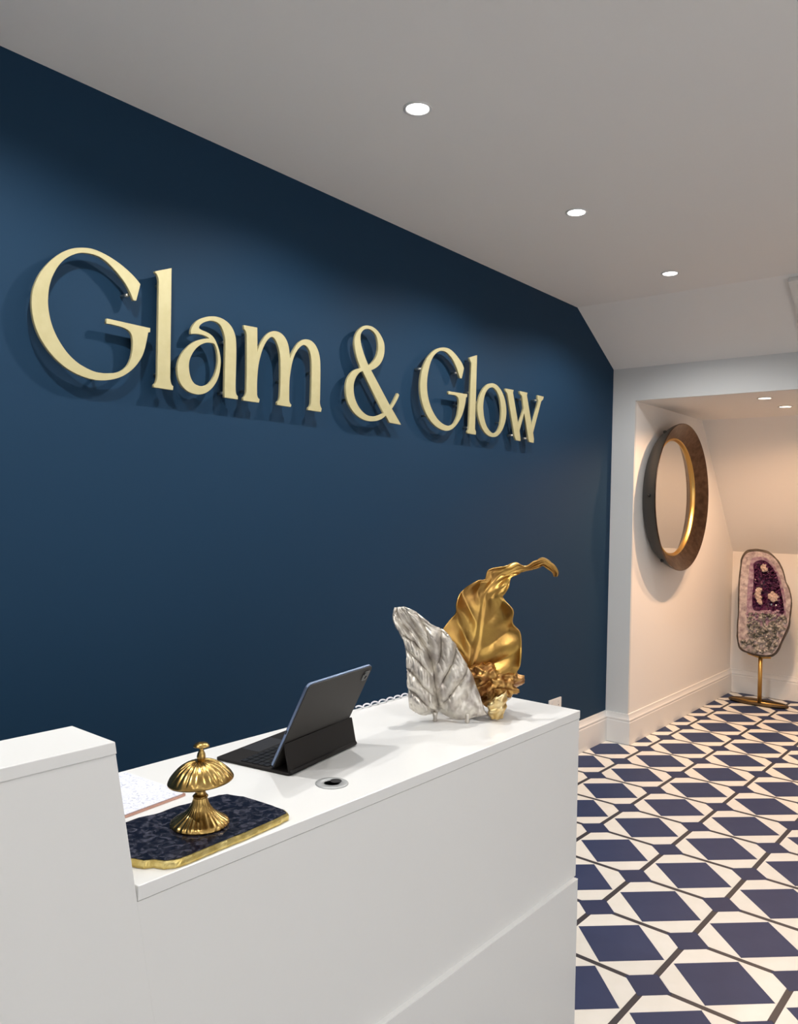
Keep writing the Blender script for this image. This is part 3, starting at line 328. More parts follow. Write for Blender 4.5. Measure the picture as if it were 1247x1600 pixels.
# skirting boards, moulded profile (offset from wall, height)
SK = [(0, 0), (0.022, 0), (0.022, 0.140), (0.019, 0.147), (0.0215, 0.153), (0.0215, 0.160), (0.016, 0.168), (0.012, 0.180), (0.010, 0.194), (0, 0.194)]
def board(name, sections):
    V, F = [], []
    n = len(SK)
    for fn in sections:
        V += [(*fn(d), z) for d, z in SK]
    for q in range(len(sections) - 1):
        for k in range(n):
            F.append((q * n + k, q * n + (k + 1) % n, (q + 1) * n + (k + 1) % n, (q + 1) * n + k))
    F.append(tuple(range(n))); F.append(tuple((len(sections) - 1) * n + k for k in range(n)))
    structure(name, (V, F), M['trim'])
board('baseboard_left', [lambda d: (BACKX, WY - d), lambda d: (EX - d, WY - d)])
board('baseboard_end', [lambda d: (EX - d, WY - d), lambda d: (EX - d, AY - d)])
board('baseboard_alcove_left', [lambda d: (EX - d, AY - d), lambda d: (BX - d, AY - d)])
board('baseboard_alcove_back', [lambda d: (BX - d, AY - d), lambda d: (BX - d, ARY)])

# roof window in the sloping ceiling, only its edge comes into view
sl = Vector((EX - KX, 0, KZ - CZ)).normalized()
sn = Vector((sl.z, 0, -sl.x))          # points down into the room
rw = empty('window_1', (KX, 1.07, CZ)); tag(rw, kind='structure')
def slope_box(s0, s1, y0, y1, d0, d1):
    V = []
    for d in (d0, d1):
        for s, y in ((s0, y0), (s1, y0), (s1, y1), (s0, y1)):
            p = Vector((KX, y, CZ)) + sl * s + sn * d
            V.append(p)
    return V, [(0, 3, 2, 1), (4, 5, 6, 7), (0, 1, 5, 4), (1, 2, 6, 5), (2, 3, 7, 6), (3, 0, 4, 7)]
for b in ((0.02, 0.58, 1.03, 1.075, -0.002, 0.03), (0.02, 0.58, 0.27, 0.315, -0.002, 0.03),
          (0.02, 0.06, 0.316, 1.029, -0.002, 0.03), (0.54, 0.58, 0.316, 1.029, -0.002, 0.03)):
    v, f = slope_box(*b)
    mesh_obj('window_frame', v, f, M['trim'], rw)
v, f = slope_box(0.061, 0.539, 0.316, 1.029, -0.002, 0.012)
mesh_obj('window_pane', v, f, M['pane'], rw)

# ------------------------------------------------------------------ floor
floor = structure('floor', join_data([box_data(BACKX, EX, RIGHTY, WY, -0.05, -0.002), box_data(EX, BX, ARY, AY, -0.05, -0.002)]), M['subfloor'])
P = 0.3492; HB = 0.1592; HS = 0.077; SW = 0.020; GAP = 0.0005
ROT = -0.0129
OX, OY = 2.4761, 0.9637
EXv = (math.cos(ROT), math.sin(ROT)); EYv = (-math.sin(ROT), math.cos(ROT))
def fw(u, v):
    return (OX + u * EXv[0] + v * EYv[0], OY + u * EXv[1] + v * EYv[1])

def clip(poly, a, b, c):
    """keep a*x+b*y<=c"""
    out = []
    for i in range(len(poly)):
        p, q = poly[i], poly[(i + 1) % len(poly)]
        dp, dq = a * p[0] + b * p[1] - c, a * q[0] + b * q[1] - c
        if dp <= 0: out.append(p)
        if (dp < 0 < dq) or (dq < 0 < dp):
            t = dp / (dp - dq)
            out.append((p[0] + t * (q[0] - p[0]), p[1] + t * (q[1] - p[1])))
    return out

def shrink(poly, g):
    cx = sum(p[0] for p in poly) / len(poly); cy = sum(p[1] for p in poly) / len(poly)
    out = []
    for x, y in poly:
        d = math.hypot(x - cx, y - cy)
        k = max(0.0, 1 - g * 1.3 / max(d, 1e-6))
        out.append((cx + (x - cx) * k, cy + (y - cy) * k))
    return out

def area(p):
    return 0.5 * sum(p[i][0] * p[(i + 1) % len(p)][1] - p[(i + 1) % len(p)][0] * p[i][1] for i in range(len(p)))

def room_clips(poly):
    """pieces of the polygon on the room floor and on the alcove floor"""
    res = []
    a = poly
    for h in ((1, 0, EX - 0.0005), (0, 1, WY - 0.023), (-1, 0, -BACKX), (0, -1, -RIGHTY)):
        a = clip(a, *h)
        if len(a) < 3: break
    if len(a) >= 3 and abs(area(a)) > 2e-5: res.append(a)
    b = poly
    for h in ((-1, 0, -EX + 0.0005), (1, 0, BX - 0.023), (0, 1, AY - 0.023), (0, -1, -ARY)):
        b = clip(b, *h)
        if len(b) < 3: break
    if len(b) >= 3 and abs(area(b)) > 2e-5: res.append(b)
    return res

aE = P / 2 - SW / 2
k = P - HS - aE
white = [(HB, 0), (aE, 0), (aE, k), (k, aE), (0, aE), (0, HB)]
def rot90(p, n):
    for _ in range(n): p = [(-y, x) for x, y in p]
    return p
pieces = []
for i in range(-15, 16):
    for j in range(-12, 6):
        c = ((i + 0.5) * P, (j + 0.5) * P)
        pieces.append(('navy_square_tile', 'navy_tile', [(c[0] + HB, c[1]), (c[0], c[1] + HB), (c[0] - HB, c[1]), (c[0], c[1] - HB)]))
        for q in range(4):
            pieces.append(('cream_tile', 'cream_tile', [(c[0] + x, c[1] + y) for x, y in rot90(white, q)]))
        s = (i * P, j * P)
        pieces.append(('small_square_tile', 'navy_small', [(s[0] + HS, s[1]), (s[0], s[1] + HS), (s[0] - HS, s[1]), (s[0], s[1] - HS)]))
        h = SW / 2; e = HS - h
        pieces.append(('border_strip', 'strip', [(s[0] + HS, s[1]), (s[0] + e, s[1] - h), (s[0] + P - e, s[1] - h), (s[0] + P - HS, s[1]), (s[0] + P - e, s[1] + h), (s[0] + e, s[1] + h)]))
        pieces.append(('border_strip', 'strip', [(s[0], s[1] + HS), (s[0] + h, s[1] + e), (s[0] + h, s[1] + P - e), (s[0], s[1] + P - HS), (s[0] - h, s[1] + P - e), (s[0] - h, s[1] + e)]))
rest = {}
counts = {}
for name, mk, poly in pieces:
    wp = [fw(u, v) for u, v in shrink(poly, GAP)]
    for q in room_clips(wp):
        if area(q) < 0: q = q[::-1]
        cx = sum(p[0] for p in q) / len(q); cy = sum(p[1] for p in q) / len(q)
        near = cx > 2.12 and cy > 0.46 + 0.203 * (cx - 2.3) - 0.06
        if near and counts.get(name, 0) < 300:
            counts[name] = counts.get(name, 0) + 1
            V, F = prism([(x - cx, y - cy) for x, y in q], -0.0019, 0.0, lambda u, v, w: (u, v, w))
            me = bpy.data.meshes.new(name); me.from_pydata(V, [], F); me.materials.append(M[mk])
            o = bpy.data.objects.new(name, me); col.objects.link(o)
            o.location = (cx, cy, 0); o.parent = floor
        else:
            rest.setdefault(mk, []).append(prism(q, -0.0019, 0.0, lambda u, v, w: (u, v, w)))
V, F, MI = [], [], []
for mi, (mk, lst) in enumerate(rest.items()):
    v, f = join_data(lst)
    n = len(V); V += v; F += [tuple(i + n for i in q) for q in f]; MI += [mi] * len(f)
me = bpy.data.meshes.new('floor_tiling'); me.from_pydata(V, [], F)
for mk in rest: me.materials.append(M[mk])
me.polygons.foreach_set('material_index', MI)
ft = bpy.data.objects.new('floor_tiling', me); col.objects.link(ft); ft.parent = floor; ft['kind'] = 'stuff'

# ------------------------------------------------------------------ downlights
def downlight(x, y, z, lamp, lens, label, group, r=0.036):
    t = empty('ceiling_downlight', (x, y, z))
    tag(t, label, 'downlight', group)
    V, F = lathe([(r, 0.0), (r + 0.010, 0.0), (r + 0.009, -0.003), (r + 0.002, -0.004), (r - 0.001, -0.001), (r - 0.001, 0.0)], 40, x, y, z - 0.0002, close=False)
    mesh_obj('trim_ring', V, F, M['lamp_ring'], t, True)
    V, F = lathe([(0.0005, -0.0035), (r * 0.6, -0.0034), (r * 0.95, -0.0022), (r - 0.0005, -0.0005)], 40, x, y, z - 0.0002, close=False)
    mesh_obj('lens', V, F, lens, t, True)
    ld = bpy.data.lights.new('downlight_beam', 'SPOT')
    ld.energy = lamp['energy']; ld.color = lamp['color']; ld.spot_size = lamp['size']; ld.spot_blend = lamp['blend']
    ld.shadow_soft_size = 0.03
    lo = bpy.data.objects.new('downlight_beam', ld); col.objects.link(lo)
    lo.parent = t
    lo.matrix_parent_inverse = t.matrix_basis.inverted()
    lo.location = (x, y, z - 0.012)
    return t
G1 = 'round downlights in the main ceiling'
for x, lab in ((1.937, 'largest bright round downlight nearest the camera in the pale ceiling'),
               (3.007, 'middle round downlight of the row of three in the pale ceiling'),
               (4.054, 'smallest round downlight of the row, nearest the sloping ceiling'),
               (0.88, 'round downlight of the row out of frame above the desk'),
               (-0.2, 'round downlight of the row out of frame behind the desk end')):
    downlight(x, 1.552, CZ, WALL_ROW_LAMP, M['lens'], lab, G1)
for x in (-0.6, 1.1, 2.8):  # two lamp rows added out of view as fill light
    for y in (0.25, -1.35):
        downlight(x, y, CZ, FILL_LAMP, M['lens'], 'added fill downlight out of frame over the open floor, %s row, %s of its row' % ('nearer' if y > 0 else 'farther', {-0.6: 'rearmost', 1.1: 'middle', 2.8: 'foremost'}[x]), G1)
G2 = 'warm downlights in the alcove ceiling'
for x, y, lab in ((5.236, 1.390, 'warm downlight in alcove ceiling nearer the header'),
                  (5.700, 1.383, 'warm downlight in alcove ceiling nearer the sloping back')):
    downlight(x, y, AZ, ALCOVE_LAMP, M['lens_warm'], lab, G2)

# ------------------------------------------------------------------ reception desk
DT = 0.95; DF = 1.0; DB = 1.455; DR = 2.03
def slant(z):                       # right edge of the raised unit leans
    return 0.606 + (1.167 - z) * 0.176
desk = empty('reception_desk', (1.3, 1.2, 0)); tag(desk, 'low white reception desk with flat worktop and panelled front', 'desk')
wl = slant(0.928) + 0.0008
v, f = prism([(wl, DF), (DR, DF), (DR, DB), (0.2, DB), (0.2, 1.118), (wl, 1.118)], DT - 0.022, DT, lambda u, v, w: (u, v, w))
o = mesh_obj('worktop', v, f, M['laminate'], desk); add_bevel(o, 0.0012)
v, f = prism([(slant(0.9268) + 0.0006, 0.9268), (DR - 0.001, 0.9268), (DR - 0.001, 0.4902), (slant(0.4902) + 0.0006, 0.4902)], DF + 0.002, DF + 0.021, lambda u, v, w: (u, w, v))
o = mesh_obj('front_panel', v, f, M['laminate_front'], desk); add_bevel(o, 0.0004)
v, f = prism([(slant(0.488) + 0.0006, 0.488), (DR - 0.012, 0.488), (DR - 0.012, 0.0), (slant(0.0) + 0.0006, 0.0)], DF - 0.011, DF + 0.021, lambda u, v, w: (u, w, v))
o = mesh_obj('plinth_panel', v, f, M['laminate_front'], desk); add_bevel(o, 0.0015)
box('lit_ledge_strip', (slant(0.49) + 0.0008, DR - 0.012, DF - 0.011, DF + 0.02, 0.4881, 0.4900), M['edge'], desk)  # added strip, paints the light on the ledge as a bright line
box('end_panel', (DR - 0.02, DR - 0.001, DF + 0.0215, DB - 0.005, 0, 0.9278), M['laminate_front'], desk)
box('inner_panel', (0.22, DR - 0.021, DF + 0.13, DF + 0.148, 0.3, 0.9278), M['laminate_front'], desk)
box('back_leg_panel', (0.22, 0.24, DF + 0.149, DB - 0.005, 0, 0.9278), M['laminate_front'], desk)
g = mesh_obj('cable_grommet', *lathe([(0.0165, 0.0002), (0.0165, 0.0022), (0.030, 0.0026), (0.033, 0.0012), (0.033, 0.0002)], 48, 1.1415, 1.094, DT, close=True), M['grommet'], desk, True)
g['label'] = 'grey round cable grommet with a dark hole'
# off-centre cable hole
hx_, hy_ = 1.1525, 1.0935
mesh_obj('cable_hole', *lathe([(0.0005, 0.0), (0.0115, 0.0), (0.0115, 0.0006), (0.0005, 0.0006)], 32, hx_, hy_, DT + 0.0026), M['hole'], g)

ru = empty('raised_desk_unit', (0.3, 1.05, 0)); tag(ru, 'taller white desk unit with a narrow ledge and slanted end, at left edge', 'desk')
v, f = prism([(-0.9, 0), (slant(0.0), 0), (slant(1.149), 1.149), (-0.9, 1.149)], DF - 0.0005, 1.112, lambda u, v, w: (u, w, v))
o = mesh_obj('front_panel', v, f, M['laminate_front'], ru); add_bevel(o, 0.0015)
v, f = prism([(-0.9, 1.1495), (slant(1.1495), 1.1495), (slant(1.167), 1.167), (-0.9, 1.167)], DF - 0.003, 1.114, lambda u, v, w: (u, w, v))
o = mesh_obj('ledge_top', v, f, M['laminate'], ru); add_bevel(o, 0.0012)

# ------------------------------------------------------------------ wall sign letters
LFRONT = 2.215; LTH = 0.010
def letter(key, label, pins):
    cu = bpy.data.curves.new('tmp', 'CURVE'); cu.dimensions = '2D'; cu.fill_mode = 'BOTH'
    outl = LETTER_OUTLINES[key]
    cx = sum(p[0] for p in outl[0]) / len(outl[0]); zb = min(p[1] for p in outl[0])
    for pl in outl:
        sp = cu.splines.new('POLY'); sp.points.add(len(pl) - 1)
        for i, (x, z) in enumerate(pl): sp.points[i].co = (x - cx, z - zb, 0, 1)
        sp.use_cyclic_u = True
    cu.extrude = LTH / 2; cu.bevel_depth = 0.0006; cu.bevel_resolution = 1; cu.offset = -0.0006
    tmp = bpy.data.objects.new('tmp', cu); col.objects.link(tmp)
    dg = bpy.context.evaluated_depsgraph_get()
    me = bpy.data.meshes.new_from_object(tmp.evaluated_get(dg))
    bpy.data.objects.remove(tmp, do_unlink=True)
    me.materials.clear(); me.materials.append(M['letter'])
    t = empty('sign_letter', (cx, WY, zb)); tag(t, label, 'letter', 'gold letters of the sign on the navy wall')
    me.transform(Matrix.Rotation(PI / 2, 4, 'X'))
    o = bpy.data.objects.new('letter_face', me); col.objects.link(o)
    o.parent = t; o.location = (0, LFRONT + LTH / 2 - WY, 0)
    for px, pz in pins:
        V, F = tube([(px, LFRONT + LTH - 0.0005, pz), (px, WY - 0.0005, pz)], 0.0055, 10)
        mesh_obj('standoff_pin', V, F, M['pin'], t, True)
def fr(key, items):
    o = LETTER_OUTLINES[key][0]
    x0 = min(p[0] for p in o); x1 = max(p[0] for p in o); z0 = min(p[1] for p in o); z1 = max(p[1] for p in o)
    return [(x0 + a * (x1 - x0), z0 + b * (z1 - z0)) for a, b in items]
letter('G1', 'large gold capital G that begins the first word of the sign', fr('G1', [(0.80, 0.72), (0.07, 0.6), (0.55, 0.025), (0.9, 0.25)]))
letter('l1', 'tall gold letter l right after the large first G', fr('l1', [(0.45, 0.85), (0.45, 0.12)]))
letter('a1', 'gold letter a with a closed bowl, before the m', fr('a1', [(0.80, 0.72), (0.80, 0.08), (0.1, 0.3)]))
letter('m1', 'gold letter m with two arches, ending the first word', fr('m1', [(0.08, 0.90), (0.08, 0.14), (0.50, 0.35), (0.90, 0.55)]))
letter('amp', 'gold ampersand between the two words of the sign', fr('amp', [(0.10, 0.2), (0.62, 0.7), (0.66, 0.25)]))
letter('G2', 'smaller-looking gold capital G after the ampersand', fr('G2', [(0.04, 0.68), (0.80, 0.74), (0.87, 0.34), (0.2, 0.15)]))
letter('l2', 'slim gold letter l between the second G and the o', fr('l2', [(0.35, 0.52), (0.35, 0.08), (0.4, 0.92)]))
letter('o2', 'oval gold letter o in the second word', fr('o2', [(0.88, 0.3), (0.06, 0.6)]))
letter('w2', 'gold letter w at the right end of the sign', fr('w2', [(0.10, 0.88), (0.46, 0.85), (0.85, 0.90), (0.25, 0.1), (0.6, 0.08)]))

# ------------------------------------------------------------------ wall socket
s = empty('wall_socket', (4.243, WY, 0.347)); tag(s, 'white double wall socket low on the navy wall behind the desk end', 'socket')
o = box('face_plate', (4.170, 4.316, WY - 0.010, WY - 0.0002, 0.305, 0.391), M['socket'], s, 0.002)
for x in (4.206, 4.280):
    box('switch', (x - 0.006, x + 0.006, WY - 0.013, WY - 0.0101, 0.366, 0.382), M['socket'], s)
    for dx, dz in ((0, 0.350), (-0.011, 0.328), (0.011, 0.328)):
        box('pin_slot', (x + dx - 0.003, x + dx + 0.003, WY - 0.0104, WY - 0.0099, dz - 0.004, dz + 0.004), M['hole'], s)

# ------------------------------------------------------------------ leaf sculpture
def catmull1(p, t):
    n = len(p) - 1
    x = min(max(t, 0), 1) * n
    i = min(int(x), n - 1); f = x - i
    p0, p1, p2, p3 = p[max(i - 1, 0)], p[i], p[i + 1], p[min(i + 2, n)]
    return 0.5 * ((2 * p1) + (p2 - p0) * f + (2 * p0 - 5 * p1 + 4 * p2 - p3) * f * f + (3 * p1 - p0 - 3 * p2 + p3) * f ** 3)
def leaf(name, rows, NU, NV, depth, material, parent, thick):
    R_ = [[Vector(p) for p in r] for r in rows]
    away = Vector((0.79, 0.613, 0)).normalized()
    V, F = [], []
    for b in range(NV + 1):
        v = b / NV
        ctrl = [catmull1([r[k] for r in R_], v) for k in range(5)]
        for a in range(NU + 1):
            u = a / NU
            V.append(catmull1(ctrl, u) + away * depth(u * 2 - 1, v))
    for b in range(NV):
        for a in range(NU):
            i = b * (NU + 1) + a
            F.append((i, i + 1, i + NU + 2, i + NU + 1))
    o = mesh_obj(name, V, F, material, parent, True)
    m = o.modifiers.new('solid', 'SOLIDIFY'); m.thickness = thick; m.offset = 0
    return o
sculpt = empty('leaf_sculpture', (1.74, 1.18, DT)); tag(sculpt, 'sculpture of a silver leaf and a taller curling gold leaf on the worktop', 'sculpture')
def fold(x):                                  # puffed pad between two veins
    return abs(math.sin(PI * x))
def sil_depth(u, v):
    a = abs(u)
    s = v + (0.30 if u > 0 else 0.24) * a ** 0.85 + (0.05 if u > 0 else 0.0)   # veins leave the midrib and rise outwards
    win = min(1.0, max(0.0, (s - 0.22) / 0.2)) * min(1.0, max(0.0, (1.08 - s) / 0.12))
    pad = abs(math.sin(PI * s * 6.3 + 0.5 * noise.noise(Vector((u * 2, v * 3, 9.1))))) ** 0.6
    d = -0.019 * pad * win * min(1.0, a * 2.6)
    d += 0.013 * math.exp(-(u / 0.10) ** 2) * min(1.0, max(0.15, v * 2)) * (1 if v < 0.85 else max(0, 1 - (v - 0.85) * 3))
    if v < 0.6: d += 0.007 * math.exp(-((u + 0.42) / 0.13) ** 2) * math.sin(PI * v / 0.6)
    d += 0.035 * a * a * v - 0.020 * math.sin(PI * v) - 0.020 * v ** 3
    if v > 0.74: d += 0.030 * math.sin(PI * (v - 0.74) / 0.52) * (0.25 - min(1, a * 1.6)) * 0.9   # puffed lower lobes
    if v > 0.88: d += 0.16 * (v - 0.88) * (1.0 + 0.5 * math.cos(u * 3))                            # rolling under
    d += 0.007 * noise.noise(Vector((u * 4, v * 8, 1.3))) + 0.0036 * noise.noise(Vector((u * 13, v * 20, 4.1)))
    return d
leaf('silver_leaf', SILVER_ROWS, 110, 150, sil_depth, M['silver'], sculpt, 0.005)
def gold_depth(u, v):
    a = abs(u)
    w = max(0.0, 1 - v * 1.5)
    s = v * 1.1 - 0.16 * a
    d = -0.012 * fold(s * 8.0) * min(1, a * 2.2) * w
    d += -0.008 * math.exp(-(u / 0.07) ** 2) * w                       # raised midrib
    d += -0.045 * a * a * w - 0.03 * (1 - v) ** 2
    d += 0.006 * noise.noise(Vector((u * 3, v * 12, 7.7))) * (0.4 + a) + 0.010 * math.sin(v * 38) * a ** 3 * (1 - 0.5 * v)
    d += 0.012 * max(0, v - 0.55) * math.sin(u * 2.6)
    return d
leaf('gold_leaf', GOLD_ROWS, 56, 150, gold_depth, M['gold'], sculpt, 0.0035)
# crumpled base of the gold leaf
def crumpled(name, c, axes, seedv, amp, material, nu=72, nv=48, freq=26.0):
    away = Vector((0.79, 0.613, 0)).normalized(); right = Vector((0.613, -0.79, 0)); up = Vector((0, 0, 1))
    V, F = [], []
    for j in range(nv + 1):
        ph = PI * j / nv
        for i in range(nu):
            th = 2 * PI * i / nu
            n_ = Vector((math.sin(ph) * math.cos(th), math.sin(ph) * math.sin(th), math.cos(ph)))
            p = right * n_.x * axes[0] + away * n_.y * axes[1] + up * n_.z * axes[2]
            q = p * freq + Vector((seedv, seedv * 1.7, -seedv))
            k_ = 1 + amp * (1.0 - 2.6 * abs(noise.noise(q))) + amp * 0.45 * noise.noise(q * 2.3)
            V.append(Vector(c) + p * k_)
    for j in range(nv):
        for i in range(nu):
            F.append((j * nu + i, j * nu + (i + 1) % nu, (j + 1) * nu + (i + 1) % nu, (j + 1) * nu + i))
    return mesh_obj(name, V, F, material, parent=sculpt, smooth=True)
crumpled('crumpled_gold_base', (1.834, 1.150, 1.036), (0.047, 0.035, 0.026), 2.3, 0.62, M['copper_gold'], freq=42.0)
crumpled('crumpled_gold_base', (1.795, 1.165, 1.045), (0.032, 0.03, 0.030), 8.1, 0.62, M['copper_gold'], freq=42.0)
crumpled('crumpled_gold_base', (1.812, 1.150, 1.005), (0.026, 0.022, 0.022), 4.4, 0.55, M['copper_gold'], freq=42.0)
crumpled('pale_leaf_fold', (1.868, 1.150, 1.005), (0.020, 0.03, 0.028), 5.2, 0.25, M['silver'])
# front roll of gold leaf standing on the worktop: an open curled shell
V, F = [], []
NA, NZ = 40, 26
away = Vector((0.79, 0.613, 0)).normalized(); right = Vector((0.613, -0.79, 0))
for j in range(NZ + 1):
    t = j / NZ
    for i in range(NA + 1):
        a = math.radians(-55 + 265 * i / NA)
        r = 0.011 + 0.009 * math.sin(PI * (0.15 + 0.6 * t)) + 0.009 * t
        top = 0.078 * (0.74 + 0.26 * math.cos(a - math.radians(75)))
        p = Vector((1.778, 1.116, 0.9515)) + right * math.sin(a) * r * 1.05 - away * math.cos(a) * r + Vector((0, 0, t * top + 0.004 * (1 - t)))
        nz = noise.noise(p * 70.0)
        p += (right * math.sin(a) - away * math.cos(a)) * 0.009 * nz
        V.append(p)
for j in range(NZ):
    for i in range(NA):
        q = j * (NA + 1) + i
        F.append((q, q + 1, q + NA + 2, q + NA + 1))
o = mesh_obj('gold_roll', V, F, M['pale_gold'], sculpt, True)
m_ = o.modifiers.new('solid', 'SOLIDIFY'); m_.thickness = 0.003; m_.offset = 0
for x, y in ((1.654, 1.222), (1.702, 1.154), (1.90, 1.190), (1.745, 1.30)):
    V, F = lathe([(0.0045, 0.0), (0.006, 0.003), (0.005, 0.010), (0.007, 0.024)], 16, x, y, DT + 0.0003)
    mesh_obj('foot', V, F, M['silver'], sculpt, True)
# hidden stem that carries both leaves
mesh_obj('stem', *tube([(1.745, 1.30, 0.972), (1.77, 1.245, 0.99), (1.80, 1.20, 1.03), (1.815, 1.215, 1.08)], [0.010, 0.014, 0.016, 0.010], 12), M['copper_gold'], sculpt, True)

# ------------------------------------------------------------------ tablet in keyboard case
tab = empty('tablet', (1.111, 1.185, DT)); tag(tab, 'dark tablet with blue metal rim propped in a black keyboard case', 'tablet')
te = Vector((0.983, 0.182, 0)).normalized(); tn = Vector((-te.y, te.x, 0)); T0 = Vector((1.111, 1.185, DT + 0.0004))
TW = 0.257
def tl(s, n_, z): return T0 + te * s + tn * n_ + Vector((0, 0, z))
def rounded(x0, x1, y0, y1, r, seg=6):
    out = []
    for cx, cy, a0 in ((x1 - r, y0 + r, -90), (x1 - r, y1 - r, 0), (x0 + r, y1 - r, 90), (x0 + r, y0 + r, 180)):
        for k_ in range(seg + 1):
            a = math.radians(a0 + 90 * k_ / seg)
            out.append((cx + r * math.cos(a), cy + r * math.sin(a)))
    return out
kb = mesh_obj('keyboard_base', *prism(rounded(0, TW, 0, 0.196, 0.008), 0, 0.0055, lambda u, v, w: tl(u, v, w)), M['black'], tab)
add_bevel(kb, 0.001)
kp = []
for r_ in range(5):
    for c_ in range(13):
        x0 = 0.010 + c_ * 0.0183; y0 = 0.062 + r_ * 0.0150
        kp.append(prism(rounded(x0, x0 + 0.0160, y0, y0 + 0.0128, 0.002, 2), 0.0056, 0.0072, lambda u, v, w: tl(u, v, w)))
o = mesh_obj('keys', *join_data(kp), M['key'], kb); o['kind'] = 'stuff'
mesh_obj('trackpad', *prism(rounded(0.078, 0.180, 0.141, 0.190, 0.004), 0.0056, 0.0060, lambda u, v, w: tl(u, v, w)), M['trackpad'], kb)
# tablet slab: local plane, s along width, h up along its tilted face
B0 = (0.0525, 0.0075); B1 = (-0.036, 0.1935)
tdir = Vector((B1[0] - B0[0], B1[1] - B0[1])).normalized(); tlen = math.hypot(B1[0] - B0[0], B1[1] - B0[1])
tnor = Vector((-tdir.y, tdir.x))     # points to the back (towards hinge)
if tnor.x > 0: tnor = -tnor
def ts(s, h, d): return tl(s, B0[0] + tdir.x * h + tnor.x * d, B0[1] + tdir.y * h + tnor.y * d)
body = mesh_obj('tablet_body', *prism(rounded(0.002, TW - 0.002, 0.0, tlen, 0.013), 0.0, 0.0062, lambda u, v, w: ts(u, v, w)), M['tablet_rim'], tab)
add_bevel(body, 0.0012)
mesh_obj('screen', *prism(rounded(0.008, TW - 0.008, 0.006, tlen - 0.006, 0.009), -0.0006, -0.0001, lambda u, v, w: ts(u, v, w)), M['screen'], body)
bk = mesh_obj('back_cover', *prism(rounded(0.0035, TW - 0.0035, 0.0015, tlen - 0.0015, 0.0125), 0.0063, 0.0082, lambda u, v, w: ts(u, v, w)), M['case_back'], tab)
bk['label'] = 'charcoal back cover of the tablet'
cmr = mesh_obj('camera_bump', *prism(rounded(TW - 0.036, TW - 0.010, tlen - 0.036, tlen - 0.010, 0.007), 0.0083, 0.0098, lambda u, v, w: ts(u, v, w)), M['camera'], body)
for cs, ch in ((TW - 0.029, tlen - 0.018), (TW - 0.018, tlen - 0.029)):
    mesh_obj('camera_lens', *prism([(cs + 0.004 * math.cos(a * PI / 8), ch + 0.004 * math.sin(a * PI / 8)) for a in range(16)], 0.0099, 0.0108, lambda u, v, w: ts(u, v, w)), M['screen'], cmr)
mesh_obj('charge_port', *prism(rounded(-0.0002 + 0.0018, 0.0030, 0.085, 0.094, 0.0005, 2), 0.0018, 0.0044, lambda u, v, w: ts(u - 0.0004, v, w)), M['hole'], body)
# supporting flap from the hinge up to the middle of the back
f0 = Vector((0.0015, 0.006)); hmid = 0.066
fm = Vector((B0[0] + tdir.x * hmid + tnor.x * 0.0105, B0[1] + tdir.y * hmid + tnor.y * 0.0105))
fd = (fm - f0).normalized(); fl = (fm - f0).length; fn_ = Vector((-fd.y, fd.x))
if fn_.x > 0: fn_ = -fn_
mesh_obj('support_flap', *prism(rounded(0.001, TW - 0.001, 0.0, fl, 0.004), 0.0, 0.003, lambda u, v, w: tl(u, f0.x + fd.x * v + fn_.x * (w - 0.0015), f0.y + fd.y * v + fn_.y * (w - 0.0015))), M['black'], tab)
mesh_obj('hinge', *tube([tl(0.004, 0.001, 0.0058), tl(TW - 0.004, 0.001, 0.0058)], 0.0052, 10), M['black'], tab, True)

# ------------------------------------------------------------------ agate board
slab_t = [(0.655, 1.150), (0.6585, 1.105), (0.664, 1.076), (0.677, 1.058), (0.684, 1.042), (0.697, 1.033), (0.703, 1.018), (0.716, 1.008), (0.735, 1.006), (0.80, 1.0085), (0.87, 1.011),
          (0.935, 1.016), (0.957, 1.020), (0.9635, 1.036), (0.962, 1.085), (0.957, 1.140), (0.944, 1.171), (0.930, 1.180), (0.885, 1.183), (0.850, 1.190), (0.80, 1.186), (0.77, 1.194), (0.72, 1.190), (0.668, 1.186)]
board = empty('agate_board', (0.81, 1.1, DT)); tag(board, 'dark blue agate board with a rough gilded edge on the desk', 'board')
def wavy(poly, n_, amp, seed, sc):
    out = []
    for i in range(len(poly)):
        p, q = poly[i], poly[(i + 1) % len(poly)]
        for k_ in range(n_):
            t = k_ / n_
            x, y = p[0] + (q[0] - p[0]) * t, p[1] + (q[1] - p[1]) * t
            d = noise.noise(Vector((x * sc, y * sc, seed))) * amp
            nx, ny = q[1] - p[1], p[0] - q[0]
            l_ = math.hypot(nx, ny)
            out.append((x + nx / l_ * d, y + ny / l_ * d))
    return out
edge_poly = wavy(slab_t, 5, 0.0018, 3.3, 90)
ccx, ccy = 0.81, 1.10
levels = [(1.0, 0.0004), (1.006, 0.004), (1.003, 0.009), (0.992, 0.0122)]
V, F = [], []
n_ = len(edge_poly)
for li, (sc, zz) in enumerate(levels):
    for i, (x, y) in enumerate(edge_poly):
        jx = 0.0012 * noise.noise(Vector((x * 220, y * 220, li * 3.1)))
        V.append((ccx + (x - ccx) * (sc + jx * 4), ccy + (y - ccy) * (sc + jx * 4), DT + zz))
for li in range(len(levels) - 1):
    for i in range(n_):
        F.append((li * n_ + i, li * n_ + (i + 1) % n_, (li + 1) * n_ + (i + 1) % n_, (li + 1) * n_ + i))
F.append(tuple(range(n_ - 1, -1, -1))); F.append(tuple((len(levels) - 1) * n_ + i for i in range(n_)))
ge = mesh_obj('gilded_edge', V, F, M['gilt'], board, False); ge['label'] = 'rough gold edge of the board'
top_poly = [(ccx + (x - ccx) * 0.982, ccy + (y - ccy) * 0.968) for x, y in edge_poly]
mesh_obj('stone_slab', *prism(top_poly, 0.0123, 0.0131, lambda u, v, w: (u, v, DT + w)), M['slab'], board)
